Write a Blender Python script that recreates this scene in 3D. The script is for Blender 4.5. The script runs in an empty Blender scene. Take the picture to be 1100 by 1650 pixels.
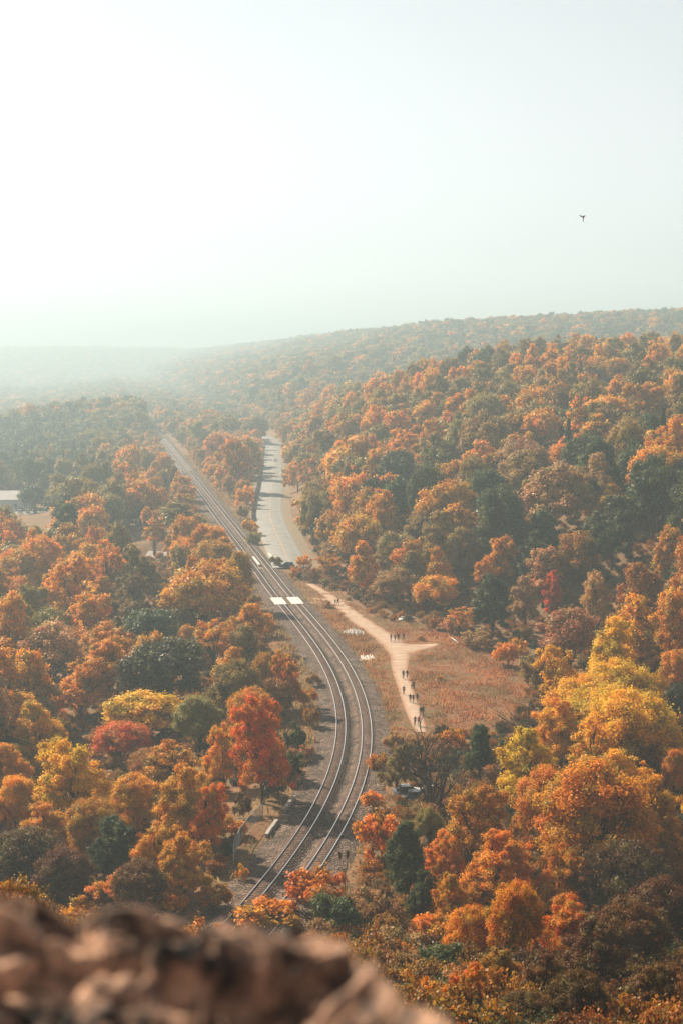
import bpy, bmesh, math, random
import numpy as np
from mathutils import Vector, Matrix
R = math.radians
random.seed(7)
RNG = np.random.default_rng(7)
S = bpy.context.scene
COL = S.collection

# ------------------------------------------------------------------ camera
CAMZ, F, CX, CY, HORIZON = 59.0, 2292.0, 550.0, 825.0, 580.0     # photo pixel units (1100 x 1650)
PITCH = math.atan((CY - HORIZON) / F)
cam_d = bpy.data.cameras.new('camera')
cam = bpy.data.objects.new('camera', cam_d); COL.objects.link(cam)
cam.location = (0, 0, CAMZ); cam.rotation_euler = (math.pi / 2 - PITCH, 0, 0)
cam_d.sensor_fit = 'VERTICAL'; cam_d.sensor_height = 36; cam_d.sensor_width = 24
cam_d.lens = F * 36 / 1650
cam_d.clip_start = 0.05; cam_d.clip_end = 30000
cam_d.dof.use_dof = True; cam_d.dof.focus_distance = 230; cam_d.dof.aperture_fstop = 2.2
S.camera = cam
# ------------------------------------------------------------------ sky, sun, exposure
SUN_AZ, SUN_EL = -44.0, 35.0          # degrees clockwise from +Y
w = bpy.data.worlds.new('World'); S.world = w; w.use_nodes = True
nt = w.node_tree; nt.nodes.clear()
sky = nt.nodes.new('ShaderNodeTexSky'); sky.sky_type = 'NISHITA'; sky.sun_disc = False
sky.sun_elevation = R(SUN_EL); sky.sun_rotation = R(SUN_AZ)
sky.altitude = 150; sky.air_density = 1.0; sky.dust_density = 0.1; sky.ozone_density = 1.2
hsv = nt.nodes.new('ShaderNodeHueSaturation'); hsv.inputs['Saturation'].default_value = 0.15
bg = nt.nodes.new('ShaderNodeBackground'); bg.inputs['Strength'].default_value = 0.055
wo = nt.nodes.new('ShaderNodeOutputWorld')
nt.links.new(sky.outputs[0], hsv.inputs['Color']); nt.links.new(hsv.outputs[0], bg.inputs[0]); nt.links.new(bg.outputs[0], wo.inputs[0])
sun_d = bpy.data.lights.new('sun', 'SUN'); sun_d.energy = 5.0; sun_d.angle = R(0.5); sun_d.color = (1.0, 0.86, 0.66)
sun = bpy.data.objects.new('sun', sun_d); COL.objects.link(sun)
sdir = Vector((math.sin(R(SUN_AZ)) * math.cos(R(SUN_EL)), math.cos(R(SUN_AZ)) * math.cos(R(SUN_EL)), math.sin(R(SUN_EL))))
sun.rotation_euler = sdir.to_track_quat('Z', 'Y').to_euler(); sun.location = (-300, 300, 400)
vs = S.view_settings; vs.view_transform = 'Standard'; vs.look = 'None'; vs.gamma = 1; vs.exposure = 1.32; vs.use_curve_mapping = False
S.cycles.use_denoising = True
try:
    S.cycles.denoiser = 'OPENIMAGEDENOISE'; S.cycles.denoising_prefilter = 'ACCURATE'
except Exception: pass
S.cycles.max_bounces = 4; S.cycles.diffuse_bounces = 2; S.cycles.glossy_bounces = 2; S.cycles.transmission_bounces = 2
S.cycles.volume_bounces = 1; S.cycles.transparent_max_bounces = 4; S.cycles.use_adaptive_sampling = True
S.cycles.adaptive_threshold = 0.02
S.cycles.caustics_reflective = False; S.cycles.caustics_refractive = False
HAZE_DENSITY, HAZE_ANISO, HAZE_COLOR = 0.00050, 0.30, (0.45, 0.57, 0.64)

# ------------------------------------------------------------------ helpers
def ss(a, b, x):
    t = np.clip((np.asarray(x, float) - a) / (b - a), 0, 1); return t * t * (3 - 2 * t)
def unproject(px, py, z):
    cp, sp = math.cos(PITCH), math.sin(PITCH)
    dx, dy, dz = px - CX, F * cp - (py - CY) * sp, -F * sp - (py - CY) * cp
    k = (z - CAMZ) / dz
    return (dx * k, dy * k)
def ray(px, py):
    cp, sp = math.cos(PITCH), math.sin(PITCH)
    d = np.array([px - CX, F * cp - (py - CY) * sp, -F * sp - (py - CY) * cp]); return d / d[1]
def project(x, y, z):
    cp, sp = math.cos(PITCH), math.sin(PITCH)
    zz = z - CAMZ; dep = y * cp - zz * sp; up = y * sp + zz * cp
    return CX + F * x / dep, CY - F * up / dep, dep
def tag(o, label=None, cat=None, group=None, kind=None):
    if label: o['label'] = label
    if cat: o['category'] = cat
    if group: o['group'] = group
    if kind: o['kind'] = kind
    return o
def empty(name, loc=(0, 0, 0), rz=0.0):
    o = bpy.data.objects.new(name, None); COL.objects.link(o); o.location = loc; o.rotation_euler = (0, 0, rz); o.empty_display_size = 0.3
    return o
def link(name, me, parent=None):
    o = bpy.data.objects.new(name, me); COL.objects.link(o)
    if parent is not None: o.parent = parent
    return o
def mesh_np(name, V, Fc, mat=None, smooth=False):
    """V (n,3); Fc (m,k) equal sized faces"""
    me = bpy.data.meshes.new(name); V = np.asarray(V, np.float32); Fc = np.asarray(Fc, np.int32); m, k = Fc.shape
    me.vertices.add(len(V)); me.vertices.foreach_set('co', V.ravel())
    me.loops.add(m * k); me.loops.foreach_set('vertex_index', Fc.ravel())
    me.polygons.add(m); me.polygons.foreach_set('loop_start', np.arange(0, m * k, k, dtype=np.int32))
    if smooth: me.polygons.foreach_set('use_smooth', np.ones(m, bool))
    me.update(calc_edges=True); me.validate()
    if mat: me.materials.append(mat)
    return me
class MB:
    def __init__(s): s.v = []; s.f = []; s.m = []
    def face(s, pts, mi=0):
        b = len(s.v); s.v += [tuple(p) for p in pts]; s.f.append(tuple(range(b, b + len(pts)))); s.m.append(mi)
    def box(s, c, d, rz=0.0, mi=0, M=None):
        b = len(s.v); ca, sa = math.cos(rz), math.sin(rz)
        for z in (-.5, .5):
            for (x, y) in ((-.5, -.5), (.5, -.5), (.5, .5), (-.5, .5)):
                p = Vector((x * d[0], y * d[1], z * d[2]))
                p = (M @ p) if M is not None else Vector((p.x * ca - p.y * sa, p.x * sa + p.y * ca, p.z))
                s.v.append((p.x + c[0], p.y + c[1], p.z + c[2]))
        for q in ((0, 3, 2, 1), (4, 5, 6, 7), (0, 1, 5, 4), (1, 2, 6, 5), (2, 3, 7, 6), (3, 0, 4, 7)):
            s.f.append(tuple(b + i for i in q)); s.m.append(mi)
    def tube(s, pts, rad, n=6, mi=0, cap=True):
        pts = [Vector(p) for p in pts]; b = len(s.v); k = len(pts)
        if not hasattr(rad, '__len__'): rad = [rad] * k
        for i, p in enumerate(pts):
            t = (pts[min(i + 1, k - 1)] - pts[max(i - 1, 0)]).normalized()
            a = t.orthogonal() if abs(t.z) > .95 else t.cross(Vector((0, 0, 1)))
            a.normalize(); c = t.cross(a)
            for j in range(n):
                an = 2 * math.pi * j / n; q = p + (a * math.cos(an) + c * math.sin(an)) * rad[i]; s.v.append(tuple(q))
        for i in range(k - 1):
            for j in range(n):
                j2 = (j + 1) % n
                s.f.append((b + i * n + j, b + i * n + j2, b + (i + 1) * n + j2, b + (i + 1) * n + j)); s.m.append(mi)
        if cap:
            s.f.append(tuple(b + j for j in range(n - 1, -1, -1))); s.m.append(mi)
            s.f.append(tuple(b + (k - 1) * n + j for j in range(n))); s.m.append(mi)
    def mesh(s, name, mats, smooth=False):
        me = bpy.data.meshes.new(name); me.from_pydata(s.v, [], s.f)
        for m in (mats if isinstance(mats, (list, tuple)) else [mats]): me.materials.append(m)
        me.polygons.foreach_set('material_index', s.m)
        if smooth: me.polygons.foreach_set('use_smooth', [True] * len(s.f))
        me.update(); return me
    def build(s, name, mats, parent=None, smooth=False): return link(name, s.mesh(name, mats, smooth), parent)

# ------------------------------------------------------------------ materials
def new_mat(name):
    m = bpy.data.materials.new(name); m.use_nodes = True; n = m.node_tree; n.nodes.clear()
    out = n.nodes.new('ShaderNodeOutputMaterial'); return m, n, out
def simple(name, c, rough=.7, metal=0.0, spec=.3, var=.18, scale=1.5, bump=0.0, bscale=8.0, c2=None):
    m, n, out = new_mat(name)
    p = n.nodes.new('ShaderNodeBsdfPrincipled'); p.inputs['Roughness'].default_value = rough; p.inputs['Metallic'].default_value = metal
    p.inputs['Specular IOR Level'].default_value = spec
    tc = n.nodes.new('ShaderNodeNewGeometry')
    no = n.nodes.new('ShaderNodeTexNoise'); no.inputs['Scale'].default_value = scale; no.inputs['Detail'].default_value = 6
    n.links.new(tc.outputs['Position'], no.inputs['Vector'])
    rp = n.nodes.new('ShaderNodeValToRGB'); rp.color_ramp.elements[0].position = .3; rp.color_ramp.elements[1].position = .7
    d = c2 or tuple(x * (1 - 2 * var) for x in c)
    rp.color_ramp.elements[0].color = (*d, 1); rp.color_ramp.elements[1].color = (*c, 1)
    n.links.new(no.outputs['Fac'], rp.inputs[0]); n.links.new(rp.outputs[0], p.inputs['Base Color'])
    if bump:
        nb = n.nodes.new('ShaderNodeTexNoise'); nb.inputs['Scale'].default_value = bscale; nb.inputs['Detail'].default_value = 5
        bp = n.nodes.new('ShaderNodeBump'); bp.inputs['Strength'].default_value = bump; bp.inputs['Distance'].default_value = .15
        n.links.new(tc.outputs['Position'], nb.inputs['Vector']); n.links.new(nb.outputs['Fac'], bp.inputs['Height']); n.links.new(bp.outputs[0], p.inputs['Normal'])
    n.links.new(p.outputs[0], out.inputs[0]); return m
def leaf_mat(name, source, trans=.38):
    m, n, out = new_mat(name); L = n.links.new
    oi = n.nodes.new('ShaderNodeObjectInfo')
    if source == 'OBJECT': base = oi.outputs['Color']
    else:
        at = n.nodes.new('ShaderNodeAttribute'); at.attribute_type = 'INSTANCER'; at.attribute_name = 'col'; base = at.outputs['Color']
    rn = n.nodes.new('ShaderNodeAttribute'); rn.attribute_name = 'rnd'
    cl = n.nodes.new('ShaderNodeAttribute'); cl.attribute_name = 'clump'
    # each leaf a little lighter or darker, each spray of leaves a little greener or redder
    h = n.nodes.new('ShaderNodeHueSaturation')
    mr = n.nodes.new('ShaderNodeMapRange'); mr.inputs['To Min'].default_value = .45; mr.inputs['To Max'].default_value = 1.5
    mh = n.nodes.new('ShaderNodeMapRange'); mh.inputs['To Min'].default_value = .486; mh.inputs['To Max'].default_value = .522
    L(rn.outputs['Fac'], mr.inputs[0]); L(cl.outputs['Fac'], mh.inputs[0])
    mo = n.nodes.new('ShaderNodeMapRange'); mo.inputs['From Min'].default_value = .7; mo.inputs['From Max'].default_value = .95; mo.inputs['To Max'].default_value = .6; L(cl.outputs['Fac'], mo.inputs[0])
    mz = n.nodes.new('ShaderNodeMixRGB'); mz.inputs[2].default_value = (.20, .15, .04, 1); L(mo.outputs[0], mz.inputs[0]); L(base, mz.inputs[1]); base = mz.outputs[0]
    L(base, h.inputs['Color']); L(mr.outputs[0], h.inputs['Value']); L(mh.outputs[0], h.inputs['Hue'])
    p = n.nodes.new('ShaderNodeBsdfPrincipled'); p.inputs['Roughness'].default_value = .5; p.inputs['Specular IOR Level'].default_value = .16
    t = n.nodes.new('ShaderNodeBsdfTranslucent'); mx = n.nodes.new('ShaderNodeMixShader'); mx.inputs[0].default_value = trans
    L(h.outputs[0], p.inputs['Base Color']); L(h.outputs[0], t.inputs['Color'])
    L(p.outputs[0], mx.inputs[1]); L(t.outputs[0], mx.inputs[2]); L(mx.outputs[0], out.inputs[0]); return m
M_LEAF = leaf_mat('leaf', 'OBJECT'); M_FARLEAF = leaf_mat('far_leaf', 'INSTANCER')
M_BARK = simple('bark', (.085, .06, .045), .9, var=.3, scale=3)
M_BIRCH = simple('pale_bark', (.62, .57, .52), .8, var=.25, scale=2)
def ballast_mat():
    m, n, out = new_mat('ballast'); L = n.links.new; p = n.nodes.new('ShaderNodeBsdfPrincipled'); p.inputs['Roughness'].default_value = .95; p.inputs['Specular IOR Level'].default_value = .15
    g = n.nodes.new('ShaderNodeNewGeometry'); v = n.nodes.new('ShaderNodeTexVoronoi'); v.inputs['Scale'].default_value = 3.2; v.inputs['Randomness'].default_value = 1; L(g.outputs['Position'], v.inputs['Vector'])
    a = n.nodes.new('ShaderNodeTexNoise'); a.inputs['Scale'].default_value = .35; a.inputs['Detail'].default_value = 9; a.inputs['Roughness'].default_value = .75; L(g.outputs['Position'], a.inputs['Vector'])
    r1 = n.nodes.new('ShaderNodeValToRGB'); e = r1.color_ramp.elements; e[0].position = .36; e[0].color = (.06, .042, .032, 1); e[1].position = .64; e[1].color = (.19, .13, .098, 1); L(a.outputs['Fac'], r1.inputs[0])
    sp = n.nodes.new('ShaderNodeSeparateColor'); L(v.outputs['Color'], sp.inputs[0]); mr = n.nodes.new('ShaderNodeMapRange'); mr.inputs['To Min'].default_value = .35; mr.inputs['To Max'].default_value = 1.5; L(sp.outputs[0], mr.inputs[0])
    mx = n.nodes.new('ShaderNodeVectorMath'); mx.operation = 'SCALE'; L(r1.outputs[0], mx.inputs[0]); L(mr.outputs[0], mx.inputs['Scale']); L(mx.outputs[0], p.inputs['Base Color'])
    bp = n.nodes.new('ShaderNodeBump'); bp.inputs['Strength'].default_value = 1; bp.inputs['Distance'].default_value = .25; L(v.outputs['Distance'], bp.inputs['Height']); L(bp.outputs[0], p.inputs['Normal']); L(p.outputs[0], out.inputs[0]); return m
M_BALLAST = ballast_mat()
M_VERGE = simple('verge_soil', (.26, .17, .10), .95, var=.2, scale=.8, bump=.5, c2=(.14, .11, .06))
M_SLEEPER = simple('sleeper', (.15, .07, .045), .85, var=.3, scale=2.5, bump=.3)
M_RAILHEAD = simple('rail_head', (.86, .84, .8), .28, metal=1.0, var=.06, scale=.4)
M_RAILWEB = simple('rail_web', (.10, .06, .045), .7, var=.2)
M_CONC = simple('pale_concrete', (.36, .32, .28), .85, var=.12, scale=1.2, bump=.15)
M_PANEL = simple('crossing_panel', (.74, .66, .59), .8, var=.12, scale=.8)
M_ASPHALT = simple('asphalt', (.26, .25, .235), .85, var=.12, scale=.25, bump=.1, c2=(.18, .172, .16))
M_WHITE = simple('white_paint', (.78, .77, .74), .6, var=.1)
M_YELLOW = simple('yellow_paint', (.5, .27, .10), .6, var=.1)
M_TRAIL = simple('trail_dirt', (.42, .295, .22), .95, var=.14, scale=.5, bump=.4, bscale=3, c2=(.29, .19, .13))
M_STEEL = simple('dark_steel', (.06, .06, .06), .6, var=.2)
M_MESHF = simple('wire_mesh', (.33, .36, .36), .5, metal=.6, var=.15)
M_SHEDWALL = simple('shed_wall', (.62, .63, .62), .7, var=.06)
M_SHEDROOF = simple('shed_roof', (.55, .50, .48), .7, var=.08, scale=.4)
M_TILE = simple('shingle_roof', (.50, .42, .37), .85, var=.15, scale=1.5)
M_GLASS = simple('dark_glass', (.03, .035, .04), .12, spec=.6, var=.1)
M_TYRE = simple('tyre', (.02, .02, .02), .8, var=.1)
M_RIM = simple('rim', (.5, .5, .52), .3, metal=.9, var=.05)
M_LAMP = simple('lamp_lens', (.8, .78, .72), .15, var=.03)
M_REDLAMP = simple('tail_lamp', (.4, .02, .02), .2, var=.03)

# ------------------------------------------------------------------ railway alignment (midline between the two tracks)
MIDPX = [(434, 1451), (474, 1402), (502, 1360), (534, 1303), (557.5, 1248), (565.5, 1220), (570.7, 1180), (567.5, 1140), (555, 1102),
         (532.7, 1057), (503, 1016), (469, 977), (460.7, 966)]
mid = np.array([unproject(x, y, 0.0) for x, y in MIDPX])
SL = -0.168
Y0 = 352.0; X0 = unproject(460.7, 966, 0)[0] + SL * (Y0 - unproject(460.7, 966, 0)[1])
ext_y = np.array([365., 380, 400, 420, 440]); ext = np.stack([X0 + SL * (ext_y - Y0), ext_y], 1)
fitp = np.concatenate([mid, ext]); PC = np.polyfit((fitp[:, 1] - 260) / 100, fitp[:, 0], 5)
def xc(y):
    y = np.asarray(y, float)
    a = np.polyval(PC, (np.clip(y, 150, 440) - 260) / 100); b = X0 + SL * (y - Y0)
    k = ss(350, 430, y); r = a * (1 - k) + b * k
    sl = (np.polyval(PC, (152 - 260) / 100) - np.polyval(PC, (150 - 260) / 100)) / 2
    return r + np.where(y < 150, (y - 150) * sl + -0.0014 * (y - 150) ** 2, 0)
ROADPX = [(441, 711.6), (439, 728), (439.8, 753.6), (438.8, 781.6), (435.4, 808.4), (434, 827.5), (437.9, 842.7), (444.9, 859.3), (452.5, 874.5), (458.9, 888.5), (464, 903)]
road = np.array([unproject(x, y, -.1) for x, y in ROADPX])[::-1]
road = np.concatenate([[[road[0][0] + 2.0, road[0][1] - 14]], road, [[-70, 1180], [-92, 1300]]])
TOE = np.array([(60, 62), (200, 60), (260, 53), (310, 47), (335, 27), (360, 12), (400, 0), (450, -6), (520, -13), (600, -20), (780, -27), (1030, -38), (1300, -80), (1800, -170), (3000, -380), (7500, -1150)], float)
def xroad(y): return np.interp(y, road[:, 1], road[:, 0])
def xtoe(y): return np.interp(y, TOE[:, 0], TOE[:, 1])
PAD1 = (*unproject(50, 822, -14), -14.0, 30, 52)      # shed and car park
PAD2 = (*unproject(262, 920, -11), -11.0, 8, 18)       # small house
# smooth value noise
_ng = np.random.default_rng(3).random((64, 64))
def vnoise(x, y):
    x = np.asarray(x, float) % 64; y = np.asarray(y, float) % 64; i = np.floor(x).astype(int); j = np.floor(y).astype(int); fx = x - i; fy = y - j
    fx = fx * fx * (3 - 2 * fx); fy = fy * fy * (3 - 2 * fy); i %= 64; j %= 64; i2 = (i + 1) % 64; j2 = (j + 1) % 64
    return (_ng[i, j] * (1 - fx) + _ng[i2, j] * fx) * (1 - fy) + (_ng[i, j2] * (1 - fx) + _ng[i2, j2] * fx) * fy
def terrain(x, y):
    x = np.asarray(x, float); y = np.asarray(y, float)
    s = x - xc(y)
    # valley side falling away left of the line
    dl = np.maximum(-s - 9, 0)
    zl = -0.5 - 26 * (1 - np.exp(-dl / 125)) - 8 * ss(200, 900, dl) + ss(12, 60, dl) * 5 * (vnoise(x / 90, y / 90) - .5)
    # escarpment rising on the right
    d = np.maximum(x - xtoe(y), 0)
    sc = np.interp(y, [300, 420, 570, 700], [95, 88, 72, 54])
    zr = -0.5 + 53 * (1 - np.exp(-d / sc)) + 17 * ss(150, 520, d) * ss(1000, 1400, y) + ss(10, 60, d) * 9 * (vnoise(x / 120 + 9, y / 120) - .5)
    zr = zr - 24 * np.exp(-((y - 1130) / 140) ** 2) * ss(20, 90, d)
    zr = zr + 30 * ss(1150, 1700, y) * ss(60, 320, d)
    zl = zl + 17 * np.exp(-((x + 250) / 110) ** 2 - ((y - 1260) / 170) ** 2) + ss(60, 200, dl) * 12 * (vnoise(x / 260 + 2, y / 260) - .5)
    z = np.where(s < 0, zl, zr)
    z = np.where(y > 120, z - .6 * ss(5.6, 4.2, np.abs(s)), z)
    for px_, py_, pz_, r0_, r1_ in (PAD1, PAD2):
        k = ss(r1_, r0_, np.hypot(x - px_, y - py_)); z = z * (1 - k) + pz_ * k
    # far ridge that closes the valley
    far = -40 + 128 * ss(3600, 5600, y + 250 * (vnoise(x / 700, 3.3) - .5)) + 10 * (vnoise(x / 420 + 5, 1.7) - .5)
    z = np.maximum(z, np.where(y > 3000, far, -100))
    # talus and cliff under the lookout
    tal = np.where(y < 12, 45 + (12 - np.maximum(y, -80)) * .25, 45 * np.clip(1 - (y - 12) / 128, 0, 1) ** 1.05)
    cl = ss(3.6, 1.0, y + 0.5 * (vnoise(x / 3, 7.7) - .5)) * 8.6
    side = ss(120, 30, np.abs(x)) * .25 + .75
    tal = tal * side + cl
    return np.maximum(z, tal + z * .4 * ss(0, 30, tal) - 60 * (1 - ss(0, 7, tal)))

# ------------------------------------------------------------------ ground
def build_ground():
    m, n, out = new_mat('forest_floor'); L = n.links.new
    p = n.nodes.new('ShaderNodeBsdfPrincipled'); p.inputs['Roughness'].default_value = .95; p.inputs['Specular IOR Level'].default_value = .1
    g = n.nodes.new('ShaderNodeNewGeometry')
    a = n.nodes.new('ShaderNodeTexNoise'); a.inputs['Scale'].default_value = .12; a.inputs['Detail'].default_value = 8; a.inputs['Roughness'].default_value = .65
    b = n.nodes.new('ShaderNodeTexNoise'); b.inputs['Scale'].default_value = 1.7; b.inputs['Detail'].default_value = 8; b.inputs['Roughness'].default_value = .7
    L(g.outputs['Position'], a.inputs['Vector']); L(g.outputs['Position'], b.inputs['Vector'])
    r1 = n.nodes.new('ShaderNodeValToRGB'); e = r1.color_ramp.elements; e[0].position = .3; e[0].color = (.10, .055, .03, 1); e[1].position = .68; e[1].color = (.32, .15, .075, 1)
    x = r1.color_ramp.elements.new(.5); x.color = (.22, .115, .06, 1)
    L(b.outputs['Fac'], r1.inputs[0])
    r2 = n.nodes.new('ShaderNodeValToRGB'); e = r2.color_ramp.elements; e[0].position = .42; e[0].color = (0, 0, 0, 1); e[1].position = .62; e[1].color = (1, 1, 1, 1)
    L(a.outputs['Fac'], r2.inputs[0])
    mx = n.nodes.new('ShaderNodeMixRGB'); mx.inputs[2].default_value = (.085, .085, .04, 1)
    ml = n.nodes.new('ShaderNodeMath'); ml.operation = 'MULTIPLY'; ml.inputs[1].default_value = .55
    L(r2.outputs[0], ml.inputs[0]); L(ml.outputs[0], mx.inputs[0]); L(r1.outputs[0], mx.inputs[1]); L(mx.outputs[0], p.inputs['Base Color'])
    bp = n.nodes.new('ShaderNodeBump'); bp.inputs['Strength'].default_value = .7; bp.inputs['Distance'].default_value = .3
    L(b.outputs['Fac'], bp.inputs['Height']); L(bp.outputs[0], p.inputs['Normal']); L(p.outputs[0], out.inputs[0])
    ny, nx = 330, 240
    yy = np.concatenate([np.linspace(-80, 0, 14)[:-1], np.linspace(0, 5, 14)[:-1], 5 + (np.exp(np.linspace(0, math.log(1 + 7195 / 60), ny)) - 1) * 60])
    u = np.linspace(-1, 1, nx)
    Y = np.repeat(yy[:, None], nx, 1); X = u[None, :] * (95 + .43 * np.maximum(Y, 0))
    Z = terrain(X, Y)
    V = np.stack([X, Y, Z], -1).reshape(-1, 3); k = len(yy)
    i = np.arange(k - 1)[:, None] * nx + np.arange(nx - 1)[None, :]
    Fc = np.stack([i, i + 1, i + nx + 1, i + nx], -1).reshape(-1, 4)
    tag(link('ground', mesh_np('ground', V, Fc, m, True)), kind='structure')
build_ground()

def strip(name, pts, prof, mat, smooth=False, zfun=None):
    """sweep cross profile [(offset, z)] along plan points"""
    pts = np.asarray(pts, float); t = np.gradient(pts, axis=0); t /= np.linalg.norm(t, axis=1)[:, None]; nrm = np.stack([t[:, 1], -t[:, 0]], 1)
    prof = np.asarray(prof, float); k = len(prof); V = []
    P = pts[:, None, :] + nrm[:, None, :] * prof[None, :, :1]
    Z = np.broadcast_to(prof[None, :, 1], P.shape[:2]).copy()
    if zfun is not None: Z = Z + zfun(P[..., 0], P[..., 1])
    V = np.concatenate([P, Z[..., None]], -1).reshape(-1, 3)
    i = np.arange(len(pts) - 1)[:, None] * k + np.arange(k - 1)[None, :]
    Fc = np.stack([i, i + 1, i + k + 1, i + k], -1).reshape(-1, 4)
    return mesh_np(name, V, Fc[:, ::-1], mat, smooth)

# ------------------------------------------------------------------ railway
def track_pts(off, y0, y1, step):
    ys = np.arange(y0, y1, step); P = np.stack([xc(ys), ys], 1); t = np.gradient(P, axis=0); t /= np.linalg.norm(t, axis=1)[:, None]
    return P + np.stack([t[:, 1], -t[:, 0]], 1) * off, np.arctan2(t[:, 1], t[:, 0])
ball_pts = np.concatenate([track_pts(0, 120, 600, 3)[0], track_pts(0, 600, 2600, 20)[0]])
tag(link('ballast_bed', strip('ballast_bed', ball_pts, [(-7.2, -.75), (-6.2, -.44), (-4.9, -.40), (-4.0, -.175), (-.95, -.175), (-.5, -.5), (.0, -.72), (.5, -.5), (.95, -.175), (4.0, -.175), (4.9, -.40), (5.6, -.44), (6.6, -.75)], M_BALLAST, True)), kind='structure')
TS = 2.08
for off, lab in ((-TS, 'inner railway track with two bright rails nearer the left-hand trees'), (TS, 'outer railway track with two bright rails nearer the walkers trail')):
    t = empty('railway_track', (0, 0, 0)); tag(t, lab, 'railway track', 'parallel railway tracks')
    for g in (-.7525, .7525):
        P = np.concatenate([track_pts(off + g, 125, 640, 2)[0], track_pts(off + g, 640, 2200, 20)[0]])
        link('rail', strip('rail', P, [(-.075, -.15), (-.02, -.125), (-.02, -.045), (-.037, -.03), (-.037, -.004)], M_RAILWEB), t)
        r = t.children[-1]
        link('rail_side', strip('rail_side', P, [(.037, -.004), (.037, -.03), (.02, -.045), (.02, -.125), (.075, -.15)], M_RAILWEB), r)
        link('rail_head', strip('rail_head', P, [(-.055, -.010), (-.045, 0), (.045, 0), (.055, -.010)], M_RAILHEAD), r)
    P, A = track_pts(off, 128, 760, .62)
    base = np.array([(x, y, z) for z in (-.5, .5) for x, y in ((-.5, -.5), (.5, -.5), (.5, .5), (-.5, .5))]) * np.array([.26, 2.6, .16])
    jit = np.random.default_rng(5).normal(0, .012, len(P)); A = A + jit
    rot = np.stack([np.stack([np.cos(A), -np.sin(A)], -1), np.stack([np.sin(A), np.cos(A)], -1)], -2)
    XY = np.einsum('nij,kj->nki', rot, base[:, :2]) + P[:, None, :]
    V = np.concatenate([XY, np.broadcast_to((base[:, 2] - .232)[None, :, None], XY.shape[:2] + (1,))], -1).reshape(-1, 3)
    q = np.array([(4, 5, 6, 7), (0, 1, 5, 4), (1, 2, 6, 5), (2, 3, 7, 6), (3, 0, 4, 7)])
    Fc = (np.arange(len(P))[:, None, None] * 8 + q[None]).reshape(-1, 4)
    tag(link('sleepers', mesh_np('sleepers', V, Fc, M_SLEEPER), t), kind='stuff')
# crossing decks of white panels over both tracks
for off, lab in ((-TS, 'white level crossing deck on the inner track'), (TS, 'white level crossing deck on the outer track, nearest the trail')):
    yc = 346.5; P, A = track_pts(off, yc - .5, yc + .6, .5); x, y, a = P[1][0], P[1][1], A[1]
    t = empty('crossing_deck', (x, y, -.16), a); tag(t, lab, 'crossing deck', 'white level crossing decks')
    for j, (oy, wd) in enumerate(((-1.12, .62), (0, 1.32), (1.12, .62))):
        for k in range(3):
            b = MB(); b.box(((k - 1) * 3.3, oy, .07), (3.26, wd, .19)); b.build('panel', M_PANEL, t)
# bridge parapets beside and between the tracks
def at_track(off, y):
    P, A = track_pts(off, y - .5, y + .6, .5); return P[1][0], P[1][1], A[1]
for off, y, ln, hh, lab in ((0, 416, 17, .45, 'low white concrete bridge parapet between the two tracks'), (5.4, 421, 16, .6, 'low white concrete bridge parapet beside the outer track and road')):
    x, y, a = at_track(off, y); t = empty('bridge_parapet', (x, y, -.4), a); tag(t, lab, 'parapet')
    b = MB(); b.box((0, 0, hh / 2), (ln, .34, hh)); b.build('wall', M_CONC, t)
    b = MB(); b.box((0, 0, hh + .07), (ln + .3, .62, .14)); b.build('coping', M_PANEL, t)
for k in range(3):
    x, y, a = at_track(7.2 + k * .55, 418); b = MB(); b.tube([(-8, 0, 0), (0, 0, .03), (8, 0, 0)], .06, 6)
    o = b.build('spare_rail', M_RAILWEB); o.location = (x, y, -.25); o.rotation_euler = (0, 0, a); tag(o, ('rusty spare rail lying closest to the white bridge parapet', 'middle one of three spare rails beside the white parapet', 'outermost spare rail, closest to the road by the white parapet')[k], 'rail', 'spare rails by the bridge')

# ------------------------------------------------------------------ road
ry = np.arange(403, 1295, 4.0); rp = np.stack([np.interp(ry, road[:, 1], road[:, 0]), ry], 1)
ker = np.ones(9) / 9; rp[:, 0] = np.convolve(np.pad(rp[:, 0], 4, 'edge'), ker, 'valid')
tag(link('road', strip('road', rp, [(-5.7, -.30), (-5.2, -.085), (0, -.03), (4.6, -.085), (5.1, -.30)], M_ASPHALT)), kind='structure')
def marking(o, wd, mat, name, y0=403, y1=1290):
    q = rp[(rp[:, 1] > y0) & (rp[:, 1] < y1)]; zc = lambda u: -.03 - .055 * min(abs(u) / (5.2 if u < 0 else 4.6), 1) + .008
    tag(link(name, strip(name, q, [(o - wd / 2, zc(o - wd / 2)), (o + wd / 2, zc(o + wd / 2))], mat)), kind='structure')
marking(0, .2, M_YELLOW, 'road_centre_line')
marking(-4.7, .14, M_CONC, 'road_edge_line'); marking(3.9, .14, M_CONC, 'road_edge_line')
tag(link('road_verge', strip('road_verge', rp, [(-9.5, -.52), (-5.9, -.27), (5.8, -.27), (8.5, -.47)], M_VERGE)), kind='structure')
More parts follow.
